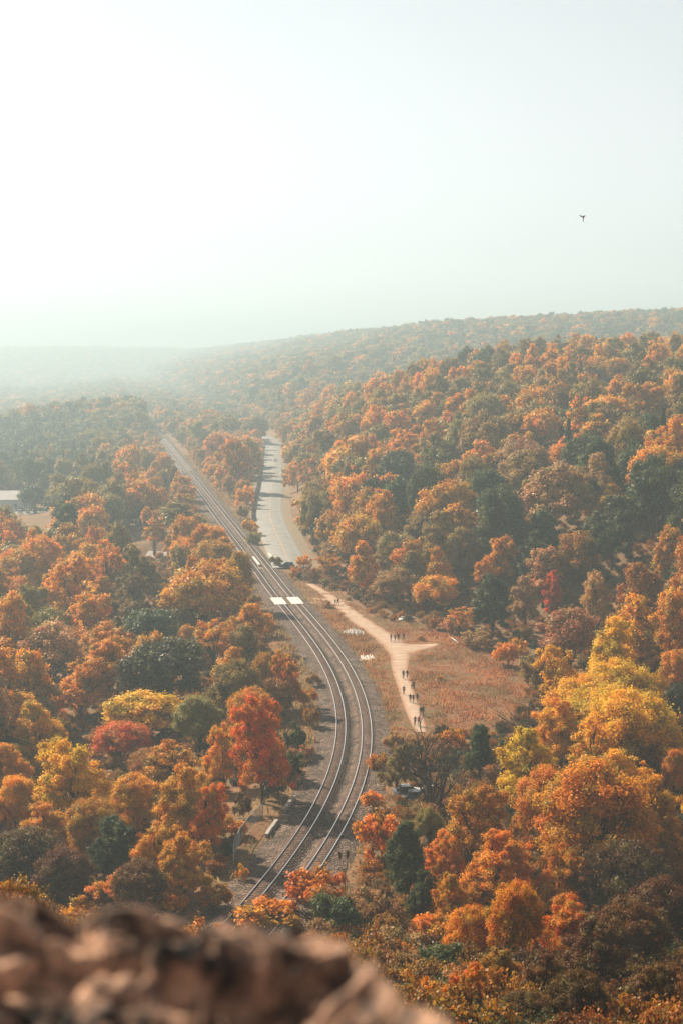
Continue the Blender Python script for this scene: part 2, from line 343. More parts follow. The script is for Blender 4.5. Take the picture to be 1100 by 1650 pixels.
# dark guard fence along the left edge of the road
def guard_fence():
    t = empty('guard_fence', (0, 0, 0)); tag(t, 'long dark guard fence along the left edge of the road', 'fence')
    q = rp[(rp[:, 1] > 520) & (rp[:, 1] < 985)][::1]
    for z0, z1 in ((.1, .7), (.76, 1.36), (1.42, 2.0)):
        link('board', strip('board', q, [(-6.75, z0 - .3), (-6.75, z1 - .3), (-6.83, z1 - .3), (-6.83, z0 - .3), (-6.75, z0 - .3)], M_STEEL), t)
    tt = np.gradient(q, axis=0); tt /= np.linalg.norm(tt, axis=1)[:, None]; pm = None
    for i in range(0, len(q), 2):
        x, y = q[i] + np.array([tt[i][1], -tt[i][0]]) * -6.92
        if pm is None: b = MB(); b.box((0, 0, .9), (.16, .16, 2.4)); pm = b.mesh('post', M_STEEL)
        o = link('post', pm, t); o.location = (x, y, -.35)
guard_fence()

# ------------------------------------------------------------------ trail and meadow
ZM = -.5
TRAILPX = [(498, 941, 5), (520, 953, 7), (548, 975, 11), (580, 1000, 14), (610, 1020, 15), (635, 1038, 19), (644, 1055, 14), (643, 1080, 11), (652, 1105, 11), (660, 1130, 11.5), (667, 1150, 11), (674, 1168, 10), (678, 1180, 7)]
tp = np.array([unproject(x, y, ZM) for x, y, _ in TRAILPX]); tw = np.array([wd for *_, wd in TRAILPX]) / F * np.array([p[1] for p in tp])
ii = np.linspace(0, len(tp) - 1, 90); tps = np.stack([np.interp(ii, range(len(tp)), tp[:, 0]), np.interp(ii, range(len(tp)), tp[:, 1])], 1)
tws = np.interp(ii, range(len(tp)), tw)
for _ in range(3):
    tps[1:-1] = (tps[:-2] + tps[1:-1] * 2 + tps[2:]) / 4
def ribbon(name, P, W, mat, z, seed, zc=.05):
    t = np.gradient(P, axis=0); t /= np.linalg.norm(t, axis=1)[:, None]; nn = np.stack([t[:, 1], -t[:, 0]], 1); us = np.linspace(-1.35, 1.35, 13); V, ed = [], []
    for q, (p, nv, wd) in enumerate(zip(P, nn, W)):
        for u in us: V.append((*(p + nv * wd * u), z + zc * (1 - min(abs(u), 1.2)) - .05 * max(abs(u) - 1, 0) / .35)); ed.append(abs(u))
    k = len(us); i = np.arange(len(P) - 1)[:, None] * k + np.arange(k - 1)[None, :]
    me = mesh_np(name, V, np.stack([i, i + 1, i + k + 1, i + k], -1).reshape(-1, 4), mat, True)
    a_ = me.attributes.new('edge', 'FLOAT', 'POINT'); a_.data.foreach_set('value', np.array(ed, np.float32)); tag(link(name, me), kind='structure')
def trail_mat():
    m, n, out = new_mat('trail_dirt_edged'); L = n.links.new; p = n.nodes.new('ShaderNodeBsdfPrincipled'); p.inputs['Roughness'].default_value = .95; p.inputs['Specular IOR Level'].default_value = .1
    g = n.nodes.new('ShaderNodeNewGeometry'); at = n.nodes.new('ShaderNodeAttribute'); at.attribute_name = 'edge'
    a_ = n.nodes.new('ShaderNodeTexNoise'); a_.inputs['Scale'].default_value = .55; a_.inputs['Detail'].default_value = 7; a_.inputs['Roughness'].default_value = .7; L(g.outputs['Position'], a_.inputs['Vector'])
    r1 = n.nodes.new('ShaderNodeValToRGB'); e = r1.color_ramp.elements; e[0].position = .35; e[0].color = (.33, .225, .16, 1); e[1].position = .65; e[1].color = (.46, .33, .25, 1); L(a_.outputs['Fac'], r1.inputs[0])
    md = n.nodes.new('ShaderNodeMath'); md.operation = 'MULTIPLY_ADD'; md.inputs[1].default_value = 1.5; L(a_.outputs['Fac'], md.inputs[0]); L(at.outputs['Fac'], md.inputs[2])
    mr = n.nodes.new('ShaderNodeMapRange'); mr.inputs['From Min'].default_value = 1.4; mr.inputs['From Max'].default_value = 1.95; L(md.outputs[0], mr.inputs[0])
    mx = n.nodes.new('ShaderNodeMixRGB'); mx.inputs[2].default_value = (.29, .145, .075, 1); L(mr.outputs[0], mx.inputs[0]); L(r1.outputs[0], mx.inputs[1]); L(mx.outputs[0], p.inputs['Base Color'])
    bp = n.nodes.new('ShaderNodeBump'); bp.inputs['Strength'].default_value = .5; bp.inputs['Distance'].default_value = .2; L(a_.outputs['Fac'], bp.inputs['Height']); L(bp.outputs[0], p.inputs['Normal']); L(p.outputs[0], out.inputs[0]); return m
M_TRAILE = trail_mat()
ribbon('trail', tps, tws, M_TRAILE, ZM + .03, 2)
a = np.array([unproject(x, y, ZM) for x, y in ((486, 968), (500, 968), (520, 969), (545, 973))]); aa = np.linspace(0, 3, 16)
ribbon('crossing_path', np.stack([np.interp(aa, range(4), a[:, 0]), np.interp(aa, range(4), a[:, 1])], 1), np.linspace(3.2, 5.5, 16), M_TRAILE, ZM + .022, 4, .03)
a = np.array([unproject(x, y, ZM) for x, y in ((640, 1046), (662, 1043), (684, 1041), (703, 1038))]); aa = np.linspace(0, 3, 18)
ribbon('side_path', np.stack([np.interp(aa, range(4), a[:, 0]), np.interp(aa, range(4), a[:, 1])], 1), np.linspace(4.5, .7, 18), M_TRAILE, ZM + .024, 6, .03)
def dist_trail(x, y):
    x = np.asarray(x, float); y = np.asarray(y, float); d = np.full(x.shape, 1e9)
    for (px, py), wd in zip(tps[::2], tws[::2]): d = np.minimum(d, np.hypot(x - px, y - py) - wd)
    for f in (.2, .5, .8):
        px, py = a[0] * (1 - f) + a[-1] * f; d = np.minimum(d, np.hypot(x - px, y - py) - 5 * (1 - f))
    return d
def dist_road(x, y): return np.where((y > 395) & (y < 1300), np.abs(x - xroad(y)), 999.)
MEADOW = [unproject(x, y, ZM) for x, y in ((505, 935), (560, 968), (625, 1000), (700, 1008), (790, 1035), (850, 1075), (855, 1130), (820, 1170), (740, 1185), (640, 1200), (600, 1260), (570, 1330), (560, 1400))]
def in_poly(x, y, poly):
    x = np.asarray(x, float); y = np.asarray(y, float); c = np.zeros(x.shape, bool); n = len(poly)
    for i in range(n):
        x1, y1 = poly[i]; x2, y2 = poly[i - 1]
        c ^= ((y1 > y) != (y2 > y)) & (x < (x2 - x1) * (y - y1) / (y2 - y1 + 1e-9) + x1)
    return c
ys_ = [m[1] for m in MEADOW]
MEADOW_POLY = MEADOW + [(xc(yy) + 5.2, yy) for yy in np.linspace(min(ys_), max(ys_), 14)]
def open_ground(x, y):
    s = x - xc(y)
    yard = (s < 0) & (s > -9 - 6.5 * ss(205, 190, y) * ss(150, 165, y))
    return yard | ((s >= 0) & (s < 7.5)) | in_poly(x, y, MEADOW_POLY) | (dist_road(x, y) < 9) | (np.hypot(x - PAD1[0] + 12, y - PAD1[1] + 2) < 24) | (np.hypot(x - PAD2[0], y - PAD2[1]) < 8) | (dist_trail(x, y) < 1)

def grass(name, n, reg, hgt, cols, lab, seed, w0=.05):
    rg = np.random.default_rng(seed); P = reg(rg, n); n = len(P)
    clump = vnoise(P[:, 0] / 2.3 + 4, P[:, 1] / 2.3); big = vnoise(P[:, 0] / 9, P[:, 1] / 9 + 20)
    h = hgt * (.2 + 1.5 * clump ** 1.6) * rg.uniform(.6, 1.3, n) * (.25 + .75 * ss(0, 3.5, dist_trail(P[:, 0], P[:, 1])))
    an = rg.uniform(0, 2 * math.pi, n); ln = rg.uniform(.1, .6, n) * h; wd = w0 * rg.uniform(.7, 1.6, n)
    z = terrain(P[:, 0], P[:, 1]) - .03
    ax, ay = np.cos(an), np.sin(an); bx, by = -ay, ax
    V = np.stack([np.stack([P[:, 0] - bx * wd, P[:, 1] - by * wd, z], -1), np.stack([P[:, 0] + bx * wd, P[:, 1] + by * wd, z], -1),
                  np.stack([P[:, 0] + ax * ln * .4 + bx * wd * .8, P[:, 1] + ay * ln * .4 + by * wd * .8, z + h * .65], -1),
                  np.stack([P[:, 0] + ax * ln, P[:, 1] + ay * ln, z + h], -1)], 1).reshape(-1, 3)
    me = mesh_np(name, V, np.arange(n * 4).reshape(-1, 4))
    cols = np.array(cols); k = np.clip(big * 1.5 - .25 + rg.normal(0, .22, n), 0, .999) * (len(cols) - 1); i = k.astype(int); f = (k - i)[:, None]
    C = (cols[i] * (1 - f) + cols[np.minimum(i + 1, len(cols) - 1)] * f) * rg.uniform(.7, 1.25, n)[:, None]
    at = me.color_attributes.new('blade', 'FLOAT_COLOR', 'POINT'); at.data.foreach_set('color', np.repeat(np.concatenate([C, np.ones((n, 1))], 1), 4, 0).ravel().astype(np.float32))
    m, nn, out = new_mat(name); ca = nn.nodes.new('ShaderNodeAttribute'); ca.attribute_name = 'blade'
    d = nn.nodes.new('ShaderNodeBsdfDiffuse'); t = nn.nodes.new('ShaderNodeBsdfTranslucent'); mx = nn.nodes.new('ShaderNodeMixShader'); mx.inputs[0].default_value = .4
    nn.links.new(ca.outputs[0], d.inputs[0]); nn.links.new(ca.outputs[0], t.inputs[0]); nn.links.new(d.outputs[0], mx.inputs[1]); nn.links.new(t.outputs[0], mx.inputs[2]); nn.links.new(mx.outputs[0], out.inputs[0])
    me.materials.append(m); tag(link(name, me), lab, 'grass', kind='stuff')
def reg_meadow(rg, n):
    P = np.stack([rg.uniform(-6, 48, n), rg.uniform(150, 400, n)], 1)
    return P[in_poly(P[:, 0], P[:, 1], MEADOW_POLY) & (dist_trail(P[:, 0], P[:, 1]) > rg.normal(0.15, .5, n)) & (P[:, 0] - xc(P[:, 1]) > 5.7 + rg.normal(0, .5, n))]
grass('dry_grass', 150000, reg_meadow, .5, [(.62, .31, .15), (.52, .22, .095), (.44, .175, .075), (.34, .125, .06), (.24, .19, .07)], 'dry russet grass covering the meadow around the trail', 11, .07)
def reg_verge(rg, n):
    y = rg.uniform(150, 900, n) ** 1.0; s = np.where(rg.random(n) < .55, -rg.uniform(5.6, 13, n), rg.uniform(5.4, 16, n)); x = xc(y) + s
    return np.stack([x, y], 1)[(dist_road(x, y) > 7.5) & (dist_trail(x, y) > .5) & ~((s < 0) & (s > -15) & (y > 152) & (y < 206) & (rg.random(n) < .88))]
grass('verge_grass', 60000, reg_verge, .75, [(.40, .26, .12), (.32, .24, .10), (.42, .2, .09), (.26, .2, .09)], 'low dry weeds and grass along the railway verges', 12, .10)

# ------------------------------------------------------------------ tree kinds (shared meshes)
def leaf_quads(P, N, size, rg):
    n = len(P); r = rg.normal(size=(n, 3)); T = np.cross(N, r); T /= np.linalg.norm(T, axis=1)[:, None] + 1e-9; B = np.cross(N, T)
    sz = (size * rg.uniform(.7, 1.3, n))[:, None]
    return np.stack([P + T * sz * .62, P + B * sz * .42 + N * sz * .1, P - T * sz * .62, P - B * sz * .42 + N * sz * .1], 1).reshape(-1, 3)
def crown_mesh(name, lobes, nclump, nleaf, size, seed, mat, cr=(.17, .33), inner=.5, stray=.16):
    rg = np.random.default_rng(seed); lobes = np.array(lobes, float)
    wt = lobes[:, 3] * lobes[:, 4]; li = rg.choice(len(lobes), nclump, p=wt / wt.sum())
    d = rg.normal(size=(nclump, 3)); d /= np.linalg.norm(d, axis=1)[:, None]; d[:, 2] = np.where(d[:, 2] < -.45, -d[:, 2], d[:, 2])
    L = lobes[li]; C = L[:, :3] + d * L[:, [3, 3, 4]] * rg.uniform(inner, .95, nclump)[:, None]
    cr_ = rg.uniform(cr[0], cr[1], nclump) * (L[:, 3] * .5 + lobes[:, 3].max() * .5)
    ci = rg.choice(nclump, nleaf, p=cr_ ** 2 / (cr_ ** 2).sum())
    e = rg.normal(size=(nleaf, 3)); e /= np.linalg.norm(e, axis=1)[:, None]
    rad = np.where(rg.random(nleaf) < stray, rg.uniform(.9, 1.75, nleaf), rg.uniform(.35, 1.08, nleaf))
    P = C[ci] + e * (cr_[ci] * rad)[:, None] * np.array([1, 1, .8])
    N = e * .8 + np.array([0, 0, .35]) + rg.normal(size=(nleaf, 3)) * .5; N /= np.linalg.norm(N, axis=1)[:, None]
    V = leaf_quads(P, N, size, rg); me = mesh_np(name, V, np.arange(nleaf * 4).reshape(-1, 4), mat)
    a = me.attributes.new('rnd', 'FLOAT', 'POINT'); a.data.foreach_set('value', np.repeat(rg.random(nleaf) * .75 + rg.random(nclump)[ci] * .25, 4).astype(np.float32))
    a = me.attributes.new('clump', 'FLOAT', 'POINT'); a.data.foreach_set('value', np.repeat(np.clip(rg.random(nclump)[ci] + rg.normal(0, .12, nleaf), 0, 1), 4).astype(np.float32))
    return me, C
def trunk_mesh(name, C, zb, seed, r0=.3, nl=11, ns=2, mat=None, lean=(0, 0)):
    rg = np.random.default_rng(seed); b = MB(); top = C[:, 2].max(); n = len(C)
    fork = zb + (top - zb) * .35
    ax = lambda z: Vector((lean[0] * z / fork + .18 * math.sin(z * .8 + seed), lean[1] * z / fork + .18 * math.cos(z * .7 + seed), z))
    zs = np.linspace(-1.2, fork, 7); b.tube([ax(z) for z in zs], [r0 * (1.25 if i == 0 else 1 - .5 * i / 6) for i in range(7)], 7)
    # leader
    pk = C[np.argmax(C[:, 2])]; p0 = ax(fork); p3 = Vector(pk)
    b.tube([p0, p0.lerp(p3, .35) + Vector((.2, -.1, .4)), p0.lerp(p3, .7), p3], [r0 * .5, r0 * .36, r0 * .2, r0 * .06], 5, cap=False)
    for i in rg.choice(n, min(nl, n), replace=False):
        c = Vector(C[i]); z = zb * .65 + (fork - zb * .65) * rg.random(); s = ax(z)
        m1 = s.lerp(c, .4) + Vector((0, 0, .14 * (c - s).length)); m2 = s.lerp(c, .75) + Vector((rg.normal(0, .2), rg.normal(0, .2), .1 * (c - s).length))
        b.tube([s, m1, m2, c], [r0 * .36, r0 * .25, r0 * .15, r0 * .05], 5, cap=False)
        dd = np.linalg.norm(C - C[i], axis=1)
        for j in np.argsort(dd)[1:1 + ns]:
            e = Vector(C[j]); b.tube([m1.lerp(m2, .4), m2.lerp(e, .5), e], [r0 * .17, r0 * .11, r0 * .03], 4, cap=False)
    return b.mesh(name, mat or M_BARK, True)
KINDS = {}     # name -> dict(r, h, trunk, near, mid)
def lobes_for(shape, rg):
    u = lambda a_, b_: rg.uniform(a_, b_)
    if shape == 'round': base = [(0, 0, 9.4, 4.6, 5.0)]; k, sp = 4, (2.2, 7.5, 11.0)
    elif shape == 'broad': base = [(0, 0, 8.6, 5.0, 4.0)]; k, sp = 5, (3.4, 7.0, 10.0)
    elif shape == 'tall': base = [(0, 0, 9.0, 3.2, 6.2)]; k, sp = 4, (1.5, 6.0, 11.5)
    else: base = [(u(-.8, .8), u(-.8, .8), 8.6, 3.6, 4.2)]; k, sp = 6, (3.0, 6.0, 12.0)
    for i in range(k):
        an = 2 * math.pi * (i + rg.random() * .7) / k; d = sp[0] * u(.7, 1.15); rr = u(1.7, 2.7); base.append((d * math.cos(an), d * math.sin(an), u(sp[1], sp[2]), rr, rr * u(.85, 1.15)))
    if shape != 'broad': base.append((u(-.7, .7), u(-.7, .7), 12.6 if shape != 'tall' else 13.4, 1.9, 1.8))
    return base
specs = [('round', 3)] * 3 + [('broad', 3)] * 3 + [('irregular', 3)] * 4 + [('tall', 3)] * 2
for i, (shape, _) in enumerate(specs):
    rg = np.random.default_rng(100 + i); lb = lobes_for(shape, rg); key = shape + str(i)
    lb = [(a_, b_, c_ - 2.0, d_, e_) for a_, b_, c_, d_, e_ in lb]
    near, C = crown_mesh('crown_near', lb, 150, 23000, .29, 200 + i, M_LEAF, cr=(.12, .25))
    fine, C = crown_mesh('crown_fine', lb, 210, 56000, .175, 200 + i, M_LEAF, cr=(.10, .23))
    midm, _c = crown_mesh('crown_mid', lb, 130, 9500, .44, 200 + i, M_LEAF, cr=(.13, .26))
    top = max(l[2] + l[4] for l in lb)
    KINDS[key] = dict(shape=shape, r=5.2 if shape != 'tall' else 3.7, h=top, zc=9.0, trunk=trunk_mesh('trunk', C, 2.4, 300 + i, .3, 24, 3), near=near, mid=midm, fine=fine, lobes=lb)
for i in range(2):     # thin crowns, limbs showing
    rg = np.random.default_rng(140 + i); lb = lobes_for('irregular', rg); near, C = crown_mesh('crown_near', lb, 80, 8500, .25, 240 + i, M_LEAF, cr=(.10, .22), inner=.35, stray=.3)
    midm, _c = crown_mesh('crown_mid', lb, 60, 2600, .52, 240 + i, M_LEAF, cr=(.12, .24), inner=.35)
    KINDS['sparse%d' % i] = dict(shape='sparse', r=5.2, h=14.3, zc=9.0, trunk=trunk_mesh('trunk', C, 3.6, 340 + i, .26, 26, 3), near=near, mid=midm, lobes=lb)
def conifer():
    rg = np.random.default_rng(77); n = 9000; z = 1.5 + 13.2 * rg.random(n) ** 1.25; tier = np.floor(z / .9); r = (15 - z) / 13.5 * 3.3 * (1 - .35 * ((z / .9) % 1)) * np.sqrt(rg.uniform(.12, 1, n)); an = rg.uniform(0, 2 * math.pi, n)
    r *= .8 + .35 * np.sin(an * 3 + tier * 1.7) * .6
    P = np.stack([r * np.cos(an), r * np.sin(an), z - r * .25], 1); N = np.stack([np.cos(an) * .4, np.sin(an) * .4, np.ones(n) * .8], 1) + rg.normal(size=(n, 3)) * .4; N /= np.linalg.norm(N, axis=1)[:, None]
    me = mesh_np('crown_near', leaf_quads(P, N, .4, rg), np.arange(n * 4).reshape(-1, 4), M_LEAF)
    for nm in ('rnd', 'clump'):
        at = me.attributes.new(nm, 'FLOAT', 'POINT'); at.data.foreach_set('value', np.repeat(rg.random(n), 4).astype(np.float32))
    b = MB(); b.tube([(0, 0, -1), (0, 0, 6), (0, 0, 14.6)], [.28, .2, .04], 7)
    KINDS['conifer'] = dict(shape='conifer', r=3.3, h=15, zc=7, trunk=b.mesh('trunk', M_BARK, True), near=me, mid=me, lobes=None)
conifer()
for i in range(3):
    rg = np.random.default_rng(160 + i); lb = [(0, 0, 1.5, 1.9, 1.5)] + [(1.5 * math.cos(q), 1.5 * math.sin(q), rg.uniform(1.0, 2.0), rg.uniform(.8, 1.2), rg.uniform(.7, 1.2)) for q in rg.uniform(0, 6.28, 4)]
    near, C = crown_mesh('foliage', lb, 40, 4200, .21, 260 + i, M_LEAF, cr=(.2, .36), inner=.3)
    midm, _c = crown_mesh('foliage', lb, 40, 1700, .32, 260 + i, M_LEAF, cr=(.2, .36), inner=.3)
    KINDS['shrub%d' % i] = dict(shape='shrub', r=2.5, h=3.2, zc=1.5, trunk=trunk_mesh('stems', C, .3, 360 + i, .08, 12, 2), near=near, mid=midm, lobes=lb)
def bare(seed, name):
    rg = np.random.default_rng(seed); bt, bb = MB(), MB()
    def grow(p, d, ln, r, lv):
        pts = [p]; q = p
        for k in range(4):
            d = (d + Vector(rg.normal(0, .09, 3)) + Vector((0, 0, .05))).normalized(); q = q + d * ln / 4; pts.append(q)
        (bt if lv == 0 else bb).tube(pts, [r * (1 - .45 * k / 4) for k in range(5)], 6 if lv < 2 else 4, cap=False)
        if lv >= 4: return
        for k in range(4 if lv < 2 else 3):
            s = pts[2 + k % 3]; dd = (d + Vector(rg.normal(0, .42, 3))).normalized(); grow(s, dd, ln * rg.uniform(.55, .8), r * .54, lv + 1)
    for k in range(3): grow(Vector((0, 0, -.5)), Vector((rg.normal(0, .22), rg.normal(0, .22), 1)).normalized(), 5.2, .25, 0)
    KINDS[name] = dict(shape='bare', r=4.0, h=13.5, zc=8.5, trunk=bt.mesh('trunk', M_BARK, True), near=bb.mesh('branches', M_BARK, True), mid=None, lobes=None)
bare(8, 'bare0'); bare(21, 'bare1')
DECID = [k for k in KINDS if k[0] in 'rbit' and not k.startswith('bare')]

PAL = {'O': (.76, .315, .02), 'Y': (.88, .42, .014), 'R': (.72, .14, .015), 'B': (.45, .185, .025), 'P': (.52, .26, .10), 'L': (.33, .225, .06), 'G': (.075, .10, .036), 'D': (.66, .235, .012), 'K': (.15, .06, .013), 'S': (.80, .20, .015)}  # K: brown leaves with the darkness of their shaded sides painted in
WORD = {'O': 'orange', 'Y': 'golden yellow', 'R': 'scarlet', 'B': 'rusty brown', 'P': 'pinkish tan', 'L': 'olive', 'G': 'dark green', 'D': 'deep orange', 'K': 'dark brown', 'S': 'bright scarlet and orange'}
def tint(c, rg, amt=1.0):
    b = np.array(PAL[c]); k = rg.uniform(.75, 1.2) if c not in 'RS' else 1.0; b = b * k * (1 + rg.normal(0, .07 * amt, 3)); return tuple(np.clip(b, .012, .85))
# ------------------------------------------------------------------ where trees stand
# specimen trees read from the photo: crown centre x, y, crown width, crown height (photo pixels), colour, kind
HERO = [
 (420, 1200, 118, 160, 'S', 'irregular7'), (192, 1195, 105, 66, 'R', 'broad4'), (262, 1085, 150, 110, 'G', 'broad3'), (245, 1015, 105, 70, 'G', 'round1'), (85, 1050, 125, 95, 'P', 'round0'),
 (462, 1095, 62, 84, 'D', 'irregular7'), (380, 1112, 100, 95, 'L', 'round2'), (330, 958, 150, 100, 'O', 'broad5'), (300, 985, 90, 66, 'L', 'irregular8'), (110, 955, 112, 120, 'O', 'irregular9'),
 (215, 925, 92, 100, 'L', 'irregular6'), (150, 848, 62, 66, 'O', 'round1'), (118, 1262, 170, 150, 'Y', 'irregular7'), (30, 1300, 100, 105, 'Y', 'round0'), (298, 1300, 130, 140, 'O', 'irregular8'),
 (292, 1392, 105, 105, 'O', 'irregular8'), (132, 1105, 110, 90, 'O', 'irregular9'), (235, 1150, 150, 70, 'Y', 'broad3'), (55, 1180, 115, 120, 'O', 'irregular6'),
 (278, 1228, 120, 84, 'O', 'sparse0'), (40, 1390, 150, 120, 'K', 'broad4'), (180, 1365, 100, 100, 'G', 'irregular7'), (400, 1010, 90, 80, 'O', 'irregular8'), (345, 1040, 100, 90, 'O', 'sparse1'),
 (40, 930, 90, 90, 'O', 'round0'), (300, 840, 90, 70, 'L', 'irregular9'), (345, 900, 80, 60, 'O', 'round1'), (250, 860, 60, 60, 'O', 'sparse0'), (210, 1000, 60, 70, 'L', 'tall11'),
 (905, 1090, 92, 100, 'Y', 'irregular9'), (985, 1065, 92, 155, 'Y', 'tall10'), (842, 1225, 125, 130, 'Y', 'irregular6'), (1015, 1180, 170, 140, 'Y', 'broad5'), (950, 1215, 120, 120, 'Y', 'sparse0'), (955, 1320, 230, 200, 'D', 'round1'),
 (762, 1325, 140, 130, 'O', 'irregular7'), (828, 1490, 112, 150, 'D', 'round0'), (1045, 1320, 130, 150, 'O', 'irregular8'), (655, 1385, 78, 130, 'G', 'tall11'), (690, 1330, 55, 66, 'L', 'round2'), (772, 1210, 46, 90, 'G', 'tall11'),
 (703, 1218, 120, 165, 'G', 'bare0'), (640, 1235, 72, 76, 'L', 'irregular9'), (602, 1345, 100, 96, 'D', 'shrub0'), (722, 1450, 90, 110, 'D', 'irregular6'), (890, 955, 40, 70, 'R', 'tall10'), (962, 965, 64, 90, 'P', 'irregular7'),
 (702, 955, 82, 56, 'O', 'broad4'), (636, 945, 80, 56, 'P', 'round2'), (742, 892, 62, 80, 'L', 'round0'), (806, 845, 96, 130, 'G', 'round1'), (885, 800, 120, 110, 'P', 'irregular9'), (960, 780, 100, 100, 'P', 'irregular6'),
 (1052, 800, 110, 130, 'G', 'round2'), (985, 850, 100, 110, 'G', 'irregular8'), (722, 815, 100, 82, 'O', 'broad5'), (845, 765, 96, 80, 'L', 'round0'), (686, 668, 52, 46, 'O', 'round1'), (645, 690, 60, 56, 'O', 'irregular7'),
 (800, 905, 80, 84, 'O', 'irregular9'), (1078, 890, 56, 90, 'O', 'tall11'), (580, 870, 90, 80, 'O', 'broad3'), (640, 760, 80, 70, 'G', 'round0'), (770, 740, 80, 66, 'O', 'irregular8'), (705, 745, 66, 66, 'L', 'sparse1'), (870, 690, 84, 66, 'O', 'broad4'),
 (980, 600, 84, 52, 'O', 'broad5'), (1040, 650, 90, 70, 'O', 'irregular7'), (960, 700, 90, 70, 'O', 'irregular6'), (560, 690, 60, 54, 'O', 'round2'), (500, 760, 50, 46, 'O', 'irregular9'), (380, 745, 74, 80, 'O', 'irregular8'), (740, 1000, 60, 50, 'O', 'sparse1'),
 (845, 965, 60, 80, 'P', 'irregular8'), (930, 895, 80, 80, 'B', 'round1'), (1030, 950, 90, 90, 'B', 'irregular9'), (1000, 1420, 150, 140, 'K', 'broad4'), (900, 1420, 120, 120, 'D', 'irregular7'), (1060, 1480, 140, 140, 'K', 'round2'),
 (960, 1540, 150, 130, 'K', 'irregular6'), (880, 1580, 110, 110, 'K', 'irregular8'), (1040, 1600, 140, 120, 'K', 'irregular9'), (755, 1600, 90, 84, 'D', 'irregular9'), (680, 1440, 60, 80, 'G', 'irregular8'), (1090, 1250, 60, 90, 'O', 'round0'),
 (1085, 1080, 60, 70, 'O', 'round1'), (1090, 1130, 50, 60, 'G', 'round2'), (55, 800, 60, 40, 'G', 'round0'),
 (510, 1440, 130, 84, 'D', 'shrub0'), (430, 1475, 130, 50, 'D', 'shrub1'), (590, 1455, 80, 60, 'P', 'shrub2'), (640, 1520, 120, 60, 'P', 'shrub0'), (545, 1475, 100, 70, 'G', 'shrub1'), (700, 1550, 110, 70, 'G', 'shrub2'), (700, 1500, 100, 60, 'D', 'shrub1'), (180, 1440, 110, 70, 'O', 'sparse1'),
 (280, 1455, 60, 40, 'O', 'shrub2'), (630, 1560, 80, 50, 'O', 'shrub0'), (690, 1610, 90, 60, 'D', 'shrub2'), (130, 1470, 80, 50, 'O', 'shrub0'),
 (350, 722, 52, 50, 'O', 'round0'), (322, 700, 52, 46, 'L', 'irregular8'), (398, 800, 38, 40, 'O', 'shrub0'), (404, 850, 30, 30, 'O', 'shrub1'), (392, 825, 26, 24, 'P', 'shrub2'), (410, 868, 30, 26, 'L', 'shrub2'), (412, 690, 44, 40, 'L', 'broad3'), (366, 690, 60, 46, 'L', 'broad4'), (403, 735, 40, 60, 'O', 'tall10'), (340, 680, 50, 40, 'O', 'round1'),
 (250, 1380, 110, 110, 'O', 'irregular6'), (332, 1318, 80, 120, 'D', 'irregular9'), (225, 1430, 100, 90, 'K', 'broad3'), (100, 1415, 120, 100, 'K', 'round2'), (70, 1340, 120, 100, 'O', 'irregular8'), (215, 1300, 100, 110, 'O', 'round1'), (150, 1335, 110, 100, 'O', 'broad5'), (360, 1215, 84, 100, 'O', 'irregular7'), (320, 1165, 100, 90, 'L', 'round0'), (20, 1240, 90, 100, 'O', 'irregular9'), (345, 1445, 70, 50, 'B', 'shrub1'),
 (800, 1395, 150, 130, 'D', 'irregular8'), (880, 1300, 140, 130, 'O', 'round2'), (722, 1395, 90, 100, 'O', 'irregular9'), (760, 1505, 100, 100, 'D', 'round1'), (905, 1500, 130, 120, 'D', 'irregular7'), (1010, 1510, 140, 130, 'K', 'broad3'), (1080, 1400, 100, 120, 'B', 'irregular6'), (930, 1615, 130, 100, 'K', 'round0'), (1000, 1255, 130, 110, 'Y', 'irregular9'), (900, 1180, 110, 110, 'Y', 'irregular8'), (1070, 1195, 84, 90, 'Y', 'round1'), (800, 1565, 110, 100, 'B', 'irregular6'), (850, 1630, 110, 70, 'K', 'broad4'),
 (490, 905, 34, 26, 'O', 'shrub0'), (478, 922, 30, 22, 'O', 'shrub2'), (446, 905, 24, 18, 'L', 'shrub1'), (500, 925, 34, 26, 'P', 'shrub1'),
 (770, 1030, 70, 36, 'P', 'shrub0'), (820, 1052, 70, 46, 'O', 'shrub1'), (858, 1085, 60, 60, 'P', 'shrub2'), (730, 1008, 50, 28, 'P', 'shrub1'), (700, 1003, 40, 24, 'B', 'shrub2'), (845, 1150, 70, 70, 'K', 'bare1'), (722, 1192, 60, 40, 'O', 'shrub0'), (606, 1232, 40, 40, 'O', 'shrub1'), (635, 1195, 44, 34, 'P', 'shrub2'),
 (478, 1185, 50, 56, 'G', 'shrub0'), (492, 1125, 40, 34, 'O', 'shrub1'), (468, 1235, 56, 56, 'G', 'shrub2'), (452, 1062, 40, 34, 'O', 'shrub0'), (428, 1012, 46, 36, 'O', 'shrub1'), (408, 977, 34, 36, 'O', 'shrub2'), (500, 1155, 36, 36, 'B', 'shrub1'), (448, 1268, 50, 44, 'G', 'shrub0'), (392, 1300, 46, 44, 'K', 'shrub1'), (505, 1095, 30, 26, 'P', 'shrub2'), (470, 1085, 36, 30, 'P', 'shrub2'),
 (600, 1290, 50, 36, 'O', 'shrub1'), (390, 1405, 30, 34, 'O', 'shrub0'),
]
GRID_Y = [525, 600, 675, 750, 825, 900, 975, 1050, 1125, 1200, 1275, 1350, 1500]
